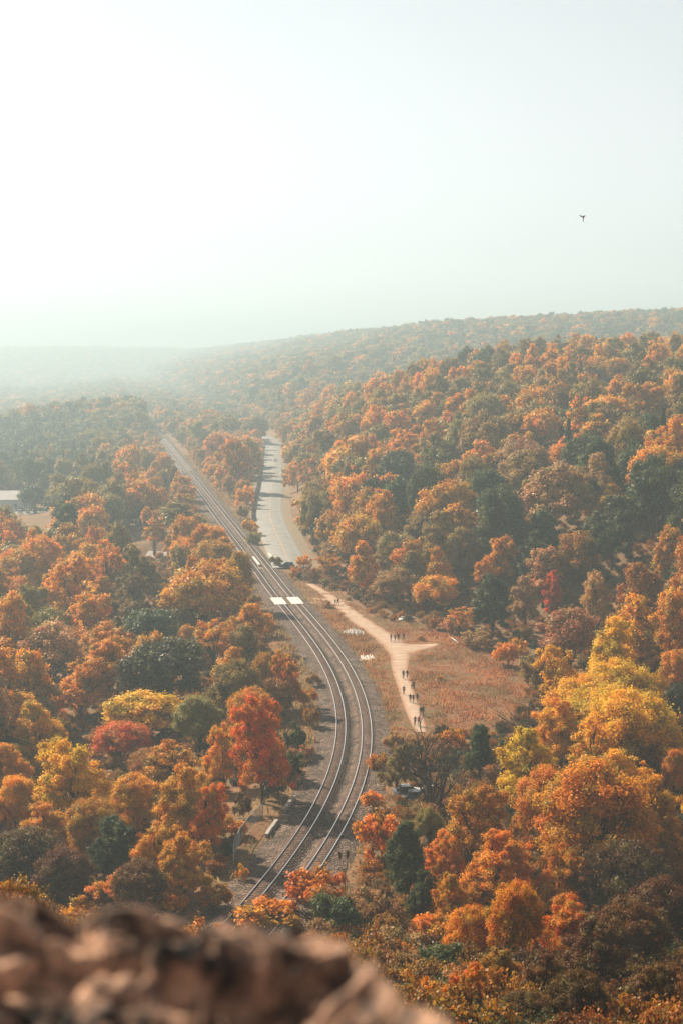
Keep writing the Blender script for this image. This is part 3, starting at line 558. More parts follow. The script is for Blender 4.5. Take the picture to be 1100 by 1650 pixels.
GRID = ['GG GG GL LL GL LLO LOL OLG OLO OLO LLO', 'GG GG LLG LOG LLO LOL OLL LLO LOL OOL LOL', 'GG GL OLL OOL LOO OLL OOL LOL OOP OLG OGO', 'GL LL OLO OOP O OOL OLG OOL OGP GGO GOD',
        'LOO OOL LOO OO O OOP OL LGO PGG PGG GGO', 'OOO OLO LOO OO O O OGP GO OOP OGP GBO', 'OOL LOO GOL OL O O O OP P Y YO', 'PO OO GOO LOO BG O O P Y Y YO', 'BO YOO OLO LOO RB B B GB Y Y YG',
        'OOO OYY OOB OO GB B LB GO Y YO YO', 'YO YO OOB OOB B B LG OD O OD O', 'BBG GBO OOB OB BD BD DB OB DKB KKB DKB', 'B B B B BD BD BDP ODK DK K KKG']  # K in the low rows puts shade into the leaf colour
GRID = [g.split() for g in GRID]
PROTECT = []     # (px, py, depth, radius px): things that must stay in view
def prot(px, py, z, r=7):
    x, y = unproject(px, py, z); PROTECT.append((px, py, y, r))
for yy in np.linspace(160, 640, 150):
    for off in (-TS, TS):
        if off < 0 and yy > 372: continue
        q, _a = at_track(off, yy)[:2], 0; px, py, dp = project(q[0], q[1], 0)
        if py < 1440 and not (1195 < py < 1330 and off > 0 and px > 585): PROTECT.append((px, py, yy, 9 if yy < 380 else 5))
for yy in np.linspace(640, 1080, 60):
    q = at_track(TS, yy); px, py, dp = project(q[0], q[1], 0); PROTECT.append((px, py, yy, 3))
for (px, py) in ROADPX[:-1]:
    for k in (-.7, 0, .7): prot(px + k * 5.3 * F / unproject(px, py, 0)[1], py, 0, 4)
for yy in np.linspace(430, 1000, 40): q = np.interp(yy, road[:, 1], road[:, 0]); px, py, dp = project(q, yy, 0); PROTECT.append((px, py, yy, 5))
for x, y, wd in TRAILPX[:-1]: prot(x, y, ZM, wd + 3)
for x in range(660, 850, 22):
    for y in range(1035, 1150, 22): prot(x, y, ZM, 8)
for x, y in ((410, 1330), (400, 1370), (440, 1310), (430, 1340), (460, 1300), (450, 1350), (420, 1400), (470, 1320), (400, 1400), (395, 1345), (480, 1280), (568, 1019), (600, 1000), (591, 1060), (600, 1080), (620, 1110), (610, 1050), (560, 1000), (540, 985), (653, 997), (690, 1010), (462, 911)): prot(x, y, ZM, 10)
for x, y in ((10, 800), (30, 800), (50, 800), (25, 815), (45, 829), (55, 830), (65, 829), (262, 911), (222, 858)): PROTECT.append((x, y, unproject(x, y, -24)[1], 9))
PROTECT = np.array(PROTECT)
TREES = []      # dict(x,y,z,sx,sz,c,kind,px,py,ax,ay,dep,hero)
def add_tree(x, y, r, H, c, kind, hero=False, z=None, pk=1.0):
    K = KINDS[kind]; z = float(terrain(x, y)) if z is None else float(z)
    if K['shape'] not in ('shrub', 'bare', 'conifer'): z -= .11 * H; H *= 1.11
    sx = r / K['r']; sz = H / K['h']
    zt = z + H; zb = z + (H * .2 if K['shape'] not in ('shrub', 'conifer') else 0); px, pt, dep = project(x, y, zt); _, pb, _ = project(x, y, zb)
    t = dict(x=x, y=y, z=z, sx=sx, sz=sz, c=c, kind=kind, px=px, py=(pt + pb) / 2, ax=F * r / dep, ay=abs(pb - pt) / 2 + F * r / dep * .12, dep=y, hero=hero, r=r, H=H)
    if not hero and y < 1150:
        e = ((PROTECT[:, 0] - px) / (t['ax'] * .95 + PROTECT[:, 3])) ** 2 + ((PROTECT[:, 1] - t['py']) / (t['ay'] * .95 + PROTECT[:, 3])) ** 2
        if np.any((e < pk) & (PROTECT[:, 2] > y - r)): return None
    TREES.append(t); return t
for (px, py, wpx, hpx, c, kind) in HERO:
    d = ray(px, py); K = KINDS[kind]; ts = np.arange(45, 1500, 1.0); zr = CAMZ + d[2] * ts; zg = terrain(d[0] * ts, ts)
    r = wpx / 2 * ts / F
    if K['shape'] == 'shrub': r = np.minimum(r, 6); hc = r * hpx / wpx
    else: hc = hpx * ts / F * .5 + np.clip(hpx * ts / F * .15, .8, 2.6)      # crown centre above ground
    ok = np.where(zr <= zg + hc)[0]
    if not len(ok): continue
    t0 = ts[ok[0]]; x = d[0] * t0; r0 = wpx / 2 * t0 / F
    H = hc[ok[0]] + hpx * t0 / F * .5
    add_tree(x, t0, r0, H, c, kind, True)
hp = [(t['px'] + a_ * t['ax'], t['py'] + b_ * t['ay'], t['y'] - t['r'], t['ax'] * .16) for t in TREES for a_, b_ in ((0, -.5), (-.4, -.3), (.4, -.3))]
PROTECT = np.concatenate([PROTECT, np.array(hp)])
hx = np.array([(t['x'], t['y'], t['r']) for t in TREES])
def fill():
    rg = np.random.default_rng(42); pts = []
    y = 44.0
    while y < 5900:
        sp = 5.6 if y < 110 else 8.2 if y < 260 else 9.0 if y < 800 else 9.4 if y < 1400 else 12 if y < 2400 else 18 if y < 3800 else 25
        hw = 40 + .27 * y
        xs = np.arange(-hw, hw, sp) + rg.uniform(0, sp)
        for x in xs: pts.append((x + rg.normal(0, sp * .22), y + rg.normal(0, sp * .22), sp))
        y += sp * .88
    P = np.array(pts); og = open_ground(P[:, 0], P[:, 1]); P = P[~og]; SV = P[:, 0] - xc(P[:, 1]); ZV = terrain(P[:, 0], P[:, 1]); XR = xroad(P[:, 1])
    for (x, y, sp), s, z, xr in zip(P, SV, ZV, XR):
        if y < 44 or -9.6 < s < 9.5 and y < 640 or -8 < s < 8: continue
        if y < 1000 and np.any(np.hypot(hx[:, 0] - x, hx[:, 1] - y) < hx[:, 2] * .62 + 2.2): continue
        if (-30 < s < -8 or (8 < s < 22 and y > 380)) and y < 1100: k = rg.uniform(.45, .72)
        else: k = 1.0
        if s > 8 and y > 400 and x < xr + 2: k = min(k, .8)
        big = sp / 8.0 if sp > 9.5 else 1.0
        r = rg.uniform(4.8, 8.2) * k * (1 + (big - 1) * .7); H = rg.uniform(11, 21) * (k ** .85) * (1 + (big - 1) * .25)
        if y < 140: q_ = .25 if x > 14 else 0; H *= .32 + q_ + (.68 - q_) * (y - 44) / 96; r *= .36 + q_ + (.64 - q_) * (y - 44) / 96
        px, py, dep = project(x, y, z + H * .65)
        if px < -350 or px > 1450 or py > 1900: continue
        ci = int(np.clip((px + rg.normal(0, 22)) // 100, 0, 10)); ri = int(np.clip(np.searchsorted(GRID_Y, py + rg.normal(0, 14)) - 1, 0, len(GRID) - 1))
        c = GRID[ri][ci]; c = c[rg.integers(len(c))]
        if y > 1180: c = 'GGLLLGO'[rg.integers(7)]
        kind = DECID[rg.integers(len(DECID))] if rg.random() > .07 else 'sparse%d' % rg.integers(2)
        if c == 'G' and rg.random() < .10 and y > 300: kind = 'conifer'
        if kind.startswith('tall'): r *= .8
        if kind == 'conifer': r *= .62; H *= 1.1
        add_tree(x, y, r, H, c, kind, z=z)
fill()
# low shrubs along the woodland edges, meadow rim and railway verges
def shrubs():
    rg = np.random.default_rng(5); n = 0
    for _ in range(9000):
        if n > 150: break
        y = 150 + 560 * rg.random() ** 1.4; u = rg.random()
        if u < .3: x = xc(y) - rg.uniform(7.6, 13); c = rg.choice(list('OBGLP'))
        elif u < .5 and y > 330: x = xc(y) + rg.uniform(8.5, 14); c = rg.choice(list('OLPOO'))
        elif u < .9: x = xtoe(y) + rg.uniform(-9, 3); c = rg.choice(list('OPPBLG'))
        else:
            x = rg.uniform(0, 40); y = rg.uniform(200, 335); c = rg.choice(list('PPOB'))
            if not in_poly(x, y, MEADOW_POLY): continue
        if dist_road(x, y) < 9.5 or dist_trail(x, y) < 2.0: continue
        r = rg.uniform(1.1, 2.6) * (.55 if u >= .9 else 1); 
        if any(abs(t['x'] - x) < r + t['r'] * .6 and abs(t['y'] - y) < r + t['r'] * .6 for t in TREES if t['kind'].startswith('shrub')): continue
        if add_tree(x, y, r, r * rg.uniform(1.0, 1.5), c, 'shrub%d' % rg.integers(3), pk=.45): n += 1
shrubs()

# visible area of every crown (front to back ellipses) decides which trees become single things
def visible_areas():
    q = 4; W, Hh = 1100 // q, 1650 // q; occ = np.zeros((Hh, W), bool); gx, gy = np.meshgrid(np.arange(W) * q + 2, np.arange(Hh) * q + 2)
    occ |= gy > np.interp(gx, [0, 60, 130, 200, 300, 400, 560, 640, 735, 740], [1440, 1445, 1478, 1445, 1475, 1492, 1503, 1562, 1650, 1700])
    for t in sorted(TREES, key=lambda t: t['y']):
        x0, x1 = int(max((t['px'] - t['ax']) // q, 0)), int(min((t['px'] + t['ax']) // q + 1, W)); y0, y1 = int(max((t['py'] - t['ay']) // q, 0)), int(min((t['py'] + t['ay']) // q + 1, Hh))
        if x0 >= x1 or y0 >= y1: t['vis'] = 0; continue
        e = ((gx[y0:y1, x0:x1] - t['px']) / t['ax']) ** 2 + ((gy[y0:y1, x0:x1] - t['py']) / t['ay']) ** 2 < 1
        o = occ[y0:y1, x0:x1]; new = e & ~o; t['vis'] = int(new.sum()) * q * q
        if t['kind'][:4] != 'bare': o |= e
visible_areas()
for t in TREES:
    sh = KINDS[t['kind']]['shape']
    t['cls'] = 'shrub' if sh == 'shrub' else 'bare_tree' if sh == 'bare' else 'conifer_tree' if sh == 'conifer' else 'green_tree' if t['c'] in 'GL' else 'autumn_tree'
LIMIT = {'autumn_tree': 290, 'green_tree': 170, 'shrub': 160, 'conifer_tree': 30, 'bare_tree': 10}
SINGLE = []
for cls, lim in LIMIT.items():
    c = sorted([t for t in TREES if t['cls'] == cls], key=lambda t: -t['vis'] - (1e6 if t['hero'] else 0))
    SINGLE += [t for t in c[:lim] if t['vis'] > 110 or (cls == 'shrub' and t['vis'] > 20)]
sid = {id(t) for t in SINGLE}
REST = [t for t in TREES if id(t) not in sid and t['cls'] != 'shrub']
print('TREES', len(TREES), 'single', len(SINGLE), 'rest', len(REST), {c: sum(t['cls'] == c for t in SINGLE) for c in LIMIT})
def where(t):
    s = t['x'] - float(xc(t['y'])); y = t['y']; right_road = t['x'] > float(xroad(y))
    if t['y'] < 135: return 'on the slope just beyond the rock ledge' if t['px'] < 720 else 'in the dark lower right woods'
    if s < 0:
        if y < 185: return 'left of the tracks above the rock ledge'
        if y < 235: return 'left of the shaded track curve'
        if y < 300: return 'left of tracks nearer than the crossing'
        if y < 380: return 'left of the white crossing decks'
        if y < 520: return 'left of straight tracks past the crossing'
        if y < 750: return 'in hazy valley left of the tracks'
        return 'far left in the haze'
    if y > 400 and not right_road: return 'between the tracks and the road'
    if y < 225 and s < 32: return 'right of the track curve below the meadow'
    if y < 330 and t['x'] < float(xtoe(y)) - 3: return 'around the dry meadow'
    if y < 225: return 'right of the bare tree below meadow'
    if y < 300: return 'right of the meadow'
    if y < 400: return 'at the hill foot behind the meadow'
    w_ = 'above the road' if t['px'] < 640 else 'above the meadow' if t['px'] < 880 else 'near the right edge'
    return ('low' if y < 490 else 'quite low' if y < 570 else 'halfway up' if y < 680 else 'high') + ' on the hillside ' + w_
ORD = ['first', 'second', 'third', 'fourth', 'fifth', 'sixth', 'seventh', 'eighth', 'ninth', 'tenth', 'eleventh', 'twelfth', 'thirteenth', 'fourteenth', 'fifteenth', 'sixteenth', 'seventeenth', 'eighteenth', 'nineteenth', 'twentieth']
SHP = {'round': 'round', 'broad': 'broad', 'tall': 'slender', 'irregular': 'uneven', 'sparse': 'thin-leaved', 'bare': 'leafless', 'conifer': 'conical', 'shrub': 'low'}
lab = {}
for t in SINGLE:
    K = KINDS[t['kind']]['shape']; noun = 'shrub' if K == 'shrub' else 'tree'
    head = ('leafless grey-brown ' if K == 'bare' else '%s %s ' % (SHP[K], WORD[t['c']])) + noun
    lab.setdefault((head, where(t)), []).append(t)
for (head, wh), L_ in lab.items():
    L_.sort(key=lambda t: t['px'])
    for i, t in enumerate(L_):
        t['label'] = head + ' ' + wh if len(L_) == 1 else '%s %s, %s from left' % (head, wh, ORD[min(i, 19)])
GROUPS = {'autumn_tree': 'autumn-coloured trees of the valley woods', 'green_tree': 'green and olive trees of the valley woods', 'shrub': 'low shrubs along the clearings', 'conifer_tree': 'conifers among the autumn trees', 'bare_tree': 'leafless trees below the meadow'}
rgc = np.random.default_rng(9)
for t in SINGLE:
    K = KINDS[t['kind']]; e = empty(t['cls'], (t['x'], t['y'], t['z'] - .1), rgc.uniform(0, 6.28)); e.scale = (t['sx'], t['sx'] * rgc.uniform(.92, 1.08), t['sz'])
    tag(e, t['label'], 'shrub' if t['cls'] == 'shrub' else 'tree', GROUPS[t['cls']])
    sh = K['shape']; o = link('stems' if sh == 'shrub' else 'trunk', K['trunk'], e)
    cr = link('branches' if sh == 'bare' else 'foliage' if sh == 'shrub' else 'crown', K['fine'] if t['y'] < 235 and 'fine' in K else K['near'] if (t['y'] < 400 or K['mid'] is None) else K['mid'], e)
    cr.color = (*tint(t['c'], rgc), 1)

# ------------------------------------------------------------------ the rest of the woods: too many and too far to tell apart
FARCOL = bpy.data.collections.new('woods_models')
far_names = []
for i, key in enumerate(DECID[:10]):
    me, C = crown_mesh('far_crown', KINDS[key]['lobes'], 70, 2600, .8, 500 + i, M_FARLEAF, cr=(.16, .32))
    b = MB(); b.tube([(0, 0, -2), (.1, 0, 3), (0, .1, 9)], [.3, .24, .1], 5); tm = b.mesh('far_trunk', M_BARK)
    o = bpy.data.objects.new('woods_model_%02d' % i, me); FARCOL.objects.link(o)
def woods(name, L_, label, seed, coll=None, nm=10, dk=1.0):
    if not L_: return
    rg = np.random.default_rng(seed); n = len(L_); me = bpy.data.meshes.new(name); me.vertices.add(n)
    me.vertices.foreach_set('co', np.array([(t['x'], t['y'], t['z']) for t in L_], np.float32).ravel())
    A = me.attributes.new('scl', 'FLOAT_VECTOR', 'POINT'); A.data.foreach_set('vector', np.array([(t['r'] / 5.2, t['r'] / 5.2, t['H'] / 14.3) for t in L_], np.float32).ravel())
    A = me.attributes.new('rot', 'FLOAT_VECTOR', 'POINT'); A.data.foreach_set('vector', np.array([(0, 0, a_) for a_ in rg.uniform(0, 6.28, n)], np.float32).ravel())
    A = me.attributes.new('idx', 'INT', 'POINT'); A.data.foreach_set('value', rg.integers(0, nm, n).astype(np.int32))
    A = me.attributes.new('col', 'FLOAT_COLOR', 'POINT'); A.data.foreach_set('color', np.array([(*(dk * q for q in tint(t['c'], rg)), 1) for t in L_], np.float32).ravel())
    o = link(name, me); tag(o, label, 'woods', kind='stuff')
    g = bpy.data.node_groups.new(name, 'GeometryNodeTree'); g.interface.new_socket('Geometry', in_out='INPUT', socket_type='NodeSocketGeometry'); g.interface.new_socket('Geometry', in_out='OUTPUT', socket_type='NodeSocketGeometry')
    N = g.nodes.new; gi = N('NodeGroupInput'); go = N('NodeGroupOutput'); ip = N('GeometryNodeInstanceOnPoints'); ci = N('GeometryNodeCollectionInfo')
    ci.inputs['Collection'].default_value = coll or FARCOL; ci.inputs['Separate Children'].default_value = True; ci.inputs['Reset Children'].default_value = True
    def na(nm, ty):
        q = N('GeometryNodeInputNamedAttribute'); q.data_type = ty; q.inputs['Name'].default_value = nm; return q.outputs['Attribute']
    Lk = g.links.new; Lk(gi.outputs[0], ip.inputs['Points']); Lk(ci.outputs[0], ip.inputs['Instance']); ip.inputs['Pick Instance'].default_value = True
    Lk(na('idx', 'INT'), ip.inputs['Instance Index']); Lk(na('rot', 'FLOAT_VECTOR'), ip.inputs['Rotation']); Lk(na('scl', 'FLOAT_VECTOR'), ip.inputs['Scale']); Lk(ip.outputs[0], go.inputs[0])
    md = o.modifiers.new('woods', 'NODES'); md.node_group = g
woods('hillside_woods', [t for t in REST if t['y'] < 1500 and t['x'] > xc(t['y'])], 'autumn woods covering the hillside on the right', 1)
woods('valley_woods', [t for t in REST if t['y'] < 1500 and t['x'] <= xc(t['y'])], 'hazy woods filling the valley on the left', 2)
woods('distant_woods', [t for t in REST if t['y'] >= 1500], 'far wooded ridge fading into pale haze', 3)
# ------------------------------------------------------------------ undergrowth below the trees
UNDER = bpy.data.collections.new('undergrowth_models')
for i in range(4):
    me, C = crown_mesh('undergrowth_model', [(0, 0, .9, 1.7, 1.0), (.9, .6, .8, 1.1, .8), (-.8, .5, 1.0, 1.0, .9), (0, -1, .8, 1.1, .8)], 40, 2200, .19, 600 + i, M_FARLEAF, cr=(.22, .42), inner=.2)
    UNDER.objects.link(bpy.data.objects.new('undergrowth_model_%02d' % i, me))
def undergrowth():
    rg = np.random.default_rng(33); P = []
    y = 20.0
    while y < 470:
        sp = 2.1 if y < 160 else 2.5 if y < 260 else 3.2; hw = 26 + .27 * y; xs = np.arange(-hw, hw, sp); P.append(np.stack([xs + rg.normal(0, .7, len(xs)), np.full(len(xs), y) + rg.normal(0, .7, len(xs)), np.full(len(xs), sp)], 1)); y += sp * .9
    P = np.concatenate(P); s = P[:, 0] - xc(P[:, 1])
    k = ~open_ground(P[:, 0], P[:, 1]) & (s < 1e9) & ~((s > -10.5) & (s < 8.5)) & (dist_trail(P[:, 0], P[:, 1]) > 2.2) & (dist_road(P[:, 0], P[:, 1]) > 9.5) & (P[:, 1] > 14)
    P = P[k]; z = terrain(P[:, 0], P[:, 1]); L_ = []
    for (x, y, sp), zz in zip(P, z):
        r = rg.uniform(1.1, 2.1) * (1.25 if y < 150 else 1); c = 'BBBKPDBG'[rg.integers(8)] if y > 125 or x < 12 else 'KKKBGKKB'[rg.integers(8)]  # near right mostly K, its shade painted into the leaves
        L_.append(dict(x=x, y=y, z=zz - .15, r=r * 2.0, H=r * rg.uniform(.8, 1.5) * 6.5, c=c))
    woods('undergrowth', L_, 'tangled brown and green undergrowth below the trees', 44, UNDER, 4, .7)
undergrowth()

# ------------------------------------------------------------------ foreground rock ledge
from mathutils import noise as mn
def rock():
    m, n, out = new_mat('limestone'); L = n.links.new
    p = n.nodes.new('ShaderNodeBsdfPrincipled'); p.inputs['Roughness'].default_value = .9; p.inputs['Specular IOR Level'].default_value = .25
    g = n.nodes.new('ShaderNodeNewGeometry')
    a = n.nodes.new('ShaderNodeTexNoise'); a.inputs['Scale'].default_value = 11; a.inputs['Detail'].default_value = 9; a.inputs['Roughness'].default_value = .65
    r = n.nodes.new('ShaderNodeValToRGB'); e = r.color_ramp.elements; e[0].position = .40; e[0].color = (.022, .024, .025, 1); e[1].position = .62; e[1].color = (.56, .33, .22, 1); x = r.color_ramp.elements.new(.5); x.color = (.20, .12, .085, 1)
    L(g.outputs['Position'], a.inputs['Vector']); L(a.outputs['Fac'], r.inputs[0]); L(r.outputs[0], p.inputs['Base Color'])
    b2 = n.nodes.new('ShaderNodeTexNoise'); b2.inputs['Scale'].default_value = 70; b2.inputs['Detail'].default_value = 6; L(g.outputs['Position'], b2.inputs['Vector'])
    bp = n.nodes.new('ShaderNodeBump'); bp.inputs['Strength'].default_value = .8; bp.inputs['Distance'].default_value = .012; L(b2.outputs['Fac'], bp.inputs['Height']); L(bp.outputs[0], p.inputs['Normal']); L(p.outputs[0], out.inputs[0])
    EDGE = [(0, 1437), (60, 1443), (100, 1466), (130, 1478), (185, 1450), (230, 1447), (280, 1462), (310, 1478), (400, 1492), (470, 1494), (560, 1503), (600, 1532), (640, 1562), (700, 1604), (735, 1650), (770, 1740)]
    ZT = 58.2; ex, ey, et = [], [], []
    for px, py in EDGE:
        d = ray(px, py); yy = 2.05 if px < 520 else 2.05 - (px - 520) / 250 * .5; ex.append(d[0] * yy); ey.append(yy); et.append(CAMZ + d[2] * yy)
    ex = np.array(ex); et = np.array(et); ey = np.array(ey)
    xs = np.concatenate([np.linspace(-2.2, -.72, 24)[:-1], np.linspace(-.72, .42, 250), np.linspace(.42, 1.5, 18)[1:]])
    ys = np.concatenate([np.linspace(-2.5, 1.35, 26)[:-1], np.linspace(1.35, 2.16, 170), np.linspace(2.16, 2.7, 12)[1:]])
    X, Y = np.meshgrid(xs, ys); sh = X.shape
    lim = np.interp(X, ex, ey, left=2.05, right=1.4); top = np.interp(X, ex, et, left=58.22, right=57.9); dist = lim - Y
    def plates(sx, sy, n, seed, amp, tilt, crack):        # broken rock plates: tilted facets with sunken joints
        rg = np.random.default_rng(seed); wx = X + .02 * (vnoise(X * 14 + 3, Y * 14) - .5) ; wy = Y + .02 * (vnoise(X * 14 + 30, Y * 14 + 9) - .5)
        C = np.stack([rg.uniform(-2.3, 1.6, n), rg.uniform(-2.6, 2.8, n)], 1); dn = np.stack([rg.uniform(-.85, .45, n * 2), rg.uniform(1.3, 2.2, n * 2)], 1)[: int(1.3 * .9 / (sx * sy))]; C = np.concatenate([C[:60], dn])
        d1 = np.full(sh, 1e9); d2 = np.full(sh, 1e9); k = np.zeros(sh, int)
        for q, (cx, cy) in enumerate(C):
            d = np.hypot((wx - cx) / sx, (wy - cy) / sy); nr = d < d1; d2 = np.where(nr, d1, np.minimum(d2, d)); k = np.where(nr, q, k); d1 = np.where(nr, d, d1)
        off = rg.uniform(-1, 1, len(C)) * amp; tx = rg.normal(0, tilt, len(C)); ty = rg.normal(-.22, tilt * .8, len(C)); loc = np.clip(d1, 0, 1)
        z = off[k] + np.clip(tx[k] * (X - C[k, 0]), -.05, .05) + np.clip(ty[k] * (Y - C[k, 1]), -.05, .05)
        return z - crack * np.clip(1 - (d2 - d1) / .22, 0, 1) ** 1.5
    Z = plates(.24, .055, 400, 3, .016, .24, .035) + plates(.06, .028, 900, 4, .007, .3, .008)
    fine = (vnoise(X * 60, Y * 60) - .5) * .006 + (vnoise(X * 130 + 5, Y * 130) - .5) * .004
    soft = np.clip(dist / .05, 0, 1) * .75 + .25
    H_ = top - .012 - np.maximum(dist, 0) * .40 + Z * soft + fine
    H_ = np.where(dist < 0, top - np.minimum(9.5, np.maximum(-dist, 0) ** .6 * 9) + Z * .5, H_)
    H_ = np.where(Y < 1.2, np.maximum(H_, 57.35 + Z * .3), H_); H_ = np.maximum(H_, 48)
    V = np.stack([X, Y, H_], -1)
    nx = len(xs); i = np.arange(len(ys) - 1)[:, None] * nx + np.arange(nx - 1)[None, :]
    Fc = np.stack([i, i + 1, i + nx + 1, i + nx], -1).reshape(-1, 4)
    o = link('rock_ledge', mesh_np('rock_ledge', V.reshape(-1, 3), Fc, m, False)); tag(o, 'out-of-focus brown rock ledge across the bottom left', 'rock')
rock()

# ------------------------------------------------------------------ people on the trail
M_SKIN = simple('skin', (.55, .34, .25), .6, var=.05)
def cloth(name, c): return simple(name, c, .9, var=.12, scale=6)
CL = {k: cloth('cloth_' + k, c) for k, c in dict(black=(.018, .019, .022), navy=(.02, .028, .055), charcoal=(.05, .052, .056), grey=(.22, .23, .24), magenta=(.42, .04, .13), brown=(.12, .07, .045), blue=(.06, .10, .18), olive=(.07, .075, .04), pale=(.45, .44, .42)).items()}
M_HAIR = simple('hair', (.03, .02, .015), .7, var=.1); M_SHOE = simple('shoe', (.03, .03, .03), .7, var=.1)
def person_mesh(stride, swing, seed):
    rg = np.random.default_rng(seed); V, E, Rd = [], [], []
    def add(p, r, par=None):
        V.append(p); Rd.append(r); k = len(V) - 1
        if par is not None: E.append((par, k))
        return k
    pel = add((0, 0, .96), (.145, .105)); wa = add((0, .01, 1.12), (.125, .09), pel); ch = add((0, 0, 1.32), (.155, .105), wa); sh = add((0, -.01, 1.43), (.10, .075), ch)
    nk = add((0, .0, 1.51), (.052, .055), sh); h1 = add((0, .012, 1.575), (.068, .08), nk); h2 = add((0, .008, 1.65), (.075, .095), h1); add((0, 0, 1.705), (.05, .065), h2); add((0, .098, 1.60), (.012, .014), h1)
    for sx in (-1, 1):
        k = stride * sx; hip = add((sx * .092, 0, .90), (.085, .09), pel); kn = add((sx * .1, k * .22 + .03, .49), (.058, .06), hip); an = add((sx * .1, k * .42 - .04, .09 + (.03 if k < 0 else 0)), (.038, .042), kn)
        add((sx * .11, k * .42 + .14, .035 + (.01 if k < 0 else 0)), (.042, .032), an)
        s0 = add((sx * .19, -.01, 1.40), (.055, .055), sh); el = add((sx * .235, -k * swing * .5 - .03, 1.13), (.042, .042), s0); wr = add((sx * .225, -k * swing + .08, .90), (.027, .03), el)
        pa = add((sx * .222, -k * swing + .10, .825), (.024, .04), wr)
        for fi in range(4): a_ = add((sx * .222, -k * swing + .07 + fi * .021, .775), (.0095, .0095), pa); add((sx * .212, -k * swing + .075 + fi * .021, .735 + .008 * abs(fi - 1.5)), (.008, .008), a_)
        th = add((sx * .208, -k * swing + .145, .815), (.011, .011), wr); add((sx * .2, -k * swing + .155, .78), (.009, .009), th)
    me = bpy.data.meshes.new('body'); me.from_pydata(V, E, []); o = bpy.data.objects.new('body', me); COL.objects.link(o)
    sk = o.modifiers.new('skin', 'SKIN'); sk.use_smooth_shade = True
    for i, r in enumerate(Rd): me.skin_vertices[0].data[i].radius = r
    me.skin_vertices[0].data[0].use_root = True
    sb = o.modifiers.new('sub', 'SUBSURF'); sb.levels = 1; sb.render_levels = 1
    dg = bpy.context.evaluated_depsgraph_get(); ev = bpy.data.meshes.new_from_object(o.evaluated_get(dg)); bpy.data.objects.remove(o); return ev
POSES = [person_mesh(.75, .28, 1), person_mesh(.35, .12, 2), person_mesh(-.8, .3, 3)]
def person(px, py, heading, pose, hgt, top, leg, hair, label, group):
    x, y = unproject(px, py, ZM + .06); me = POSES[pose].copy(); me.name = 'person'; me.materials.clear()
    for m_ in (M_SKIN, CL[top], CL[leg], M_SHOE, hair): me.materials.append(m_)
    co = np.zeros(len(me.polygons) * 3); me.polygons.foreach_get('center', co); co = co.reshape(-1, 3); z = co[:, 2]
    idx = np.where(z < .1, 3, np.where((z < .96) & (np.abs(co[:, 0]) < .185), 2, np.where((z < .885) & (np.abs(co[:, 0]) >= .185), 0, np.where(z < 1.49, 1, np.where((z > 1.665) | ((co[:, 1] < .03) & (z > 1.53)), 4, 0)))))
    me.polygons.foreach_set('material_index', idx.astype(np.int32)); me.polygons.foreach_set('use_smooth', np.ones(len(me.polygons), bool)); me.update()
    o = link('person', me); o.location = (x, y, ZM + .045); o.rotation_euler = (0, 0, heading); o.scale = (hgt / 1.75 * 1.06,) * 2 + (hgt / 1.75,); tag(o, label, 'person', group)
away, to = 0.0, math.pi; HB = M_HAIR; HL = simple('fair_hair', (.25, .16, .08), .7, var=.1)
G1 = 'walkers on the trail'
person(521, 950, .3, 0, 1.8, 'black', 'charcoal', HB, 'person in black, farther left of the pair at the trail head', G1)
person(523.6, 950.3, .4, 1, 1.7, 'brown', 'black', HB, 'person in brown top, right one of the farthest pair', G1)
person(540.2, 975.5, .5, 0, 1.68, 'grey', 'charcoal', HB, 'person in grey top walking beside one in black near crossing', G1)
person(544.6, 975.3, .5, 2, 1.8, 'black', 'black', HB, 'person all in black, right of the pair near the crossing', G1)
person(629.3, 1033.4, to + .3, 1, 1.76, 'blue', 'grey', HB, 'person in blue top, leftmost of four at the trail fork', G1)
person(635.7, 1033.4, to + .2, 0, 1.66, 'black', 'black', HB, 'shorter person in black, second of four at the trail fork', G1)
person(641.2, 1033.2, to, 2, 1.84, 'black', 'charcoal', HB, 'tallest person in black, third of four at the trail fork', G1)
person(649.7, 1031.6, to - .4, 0, 1.74, 'charcoal', 'charcoal', HL, 'person in charcoal standing apart, rightmost of four at the fork', G1)
person(649.3, 1094, .1, 1, 1.82, 'charcoal', 'charcoal', HB, 'tall person in charcoal just below the trail fork', G1)
person(655.4, 1093, .1, 0, 1.7, 'navy', 'grey', HB, 'person in navy top and grey trousers below the fork', G1)
person(666, 1111.5, -.2, 2, 1.78, 'black', 'charcoal', HB, 'person in black with a small child at the trail edge', G1)
person(662.9, 1111, -.1, 0, 1.12, 'charcoal', 'grey', HB, 'small child walking beside an adult in black', G1)
person(650, 1119.3, to, 0, 1.72, 'charcoal', 'navy', HB, 'lone person at the left edge of the trail', G1)
person(660.5, 1132, .0, 1, 1.68, 'black', 'black', HB, 'person in long black, leftmost of three walking abreast', G1)
person(665.4, 1133, .05, 0, 1.72, 'navy', 'black', HB, 'person in navy, middle of three walking abreast', G1)
person(671.6, 1132, -.1, 2, 1.8, 'black', 'charcoal', HB, 'person in black, rightmost of three walking abreast', G1)
person(677.2, 1153, .1, 1, 1.68, 'black', 'charcoal', HB, 'shorter person of the pair below the three walkers', G1)
person(681, 1153, .0, 0, 1.82, 'olive', 'black', HB, 'taller person in olive of the pair below the three', G1)
person(668, 1169, .1, 0, 1.68, 'black', 'black', HL, 'person in black beside one in a magenta top', G1)
person(674.2, 1169, .1, 2, 1.7, 'magenta', 'black', HB, 'person in magenta top, nearest pair on the trail', G1)

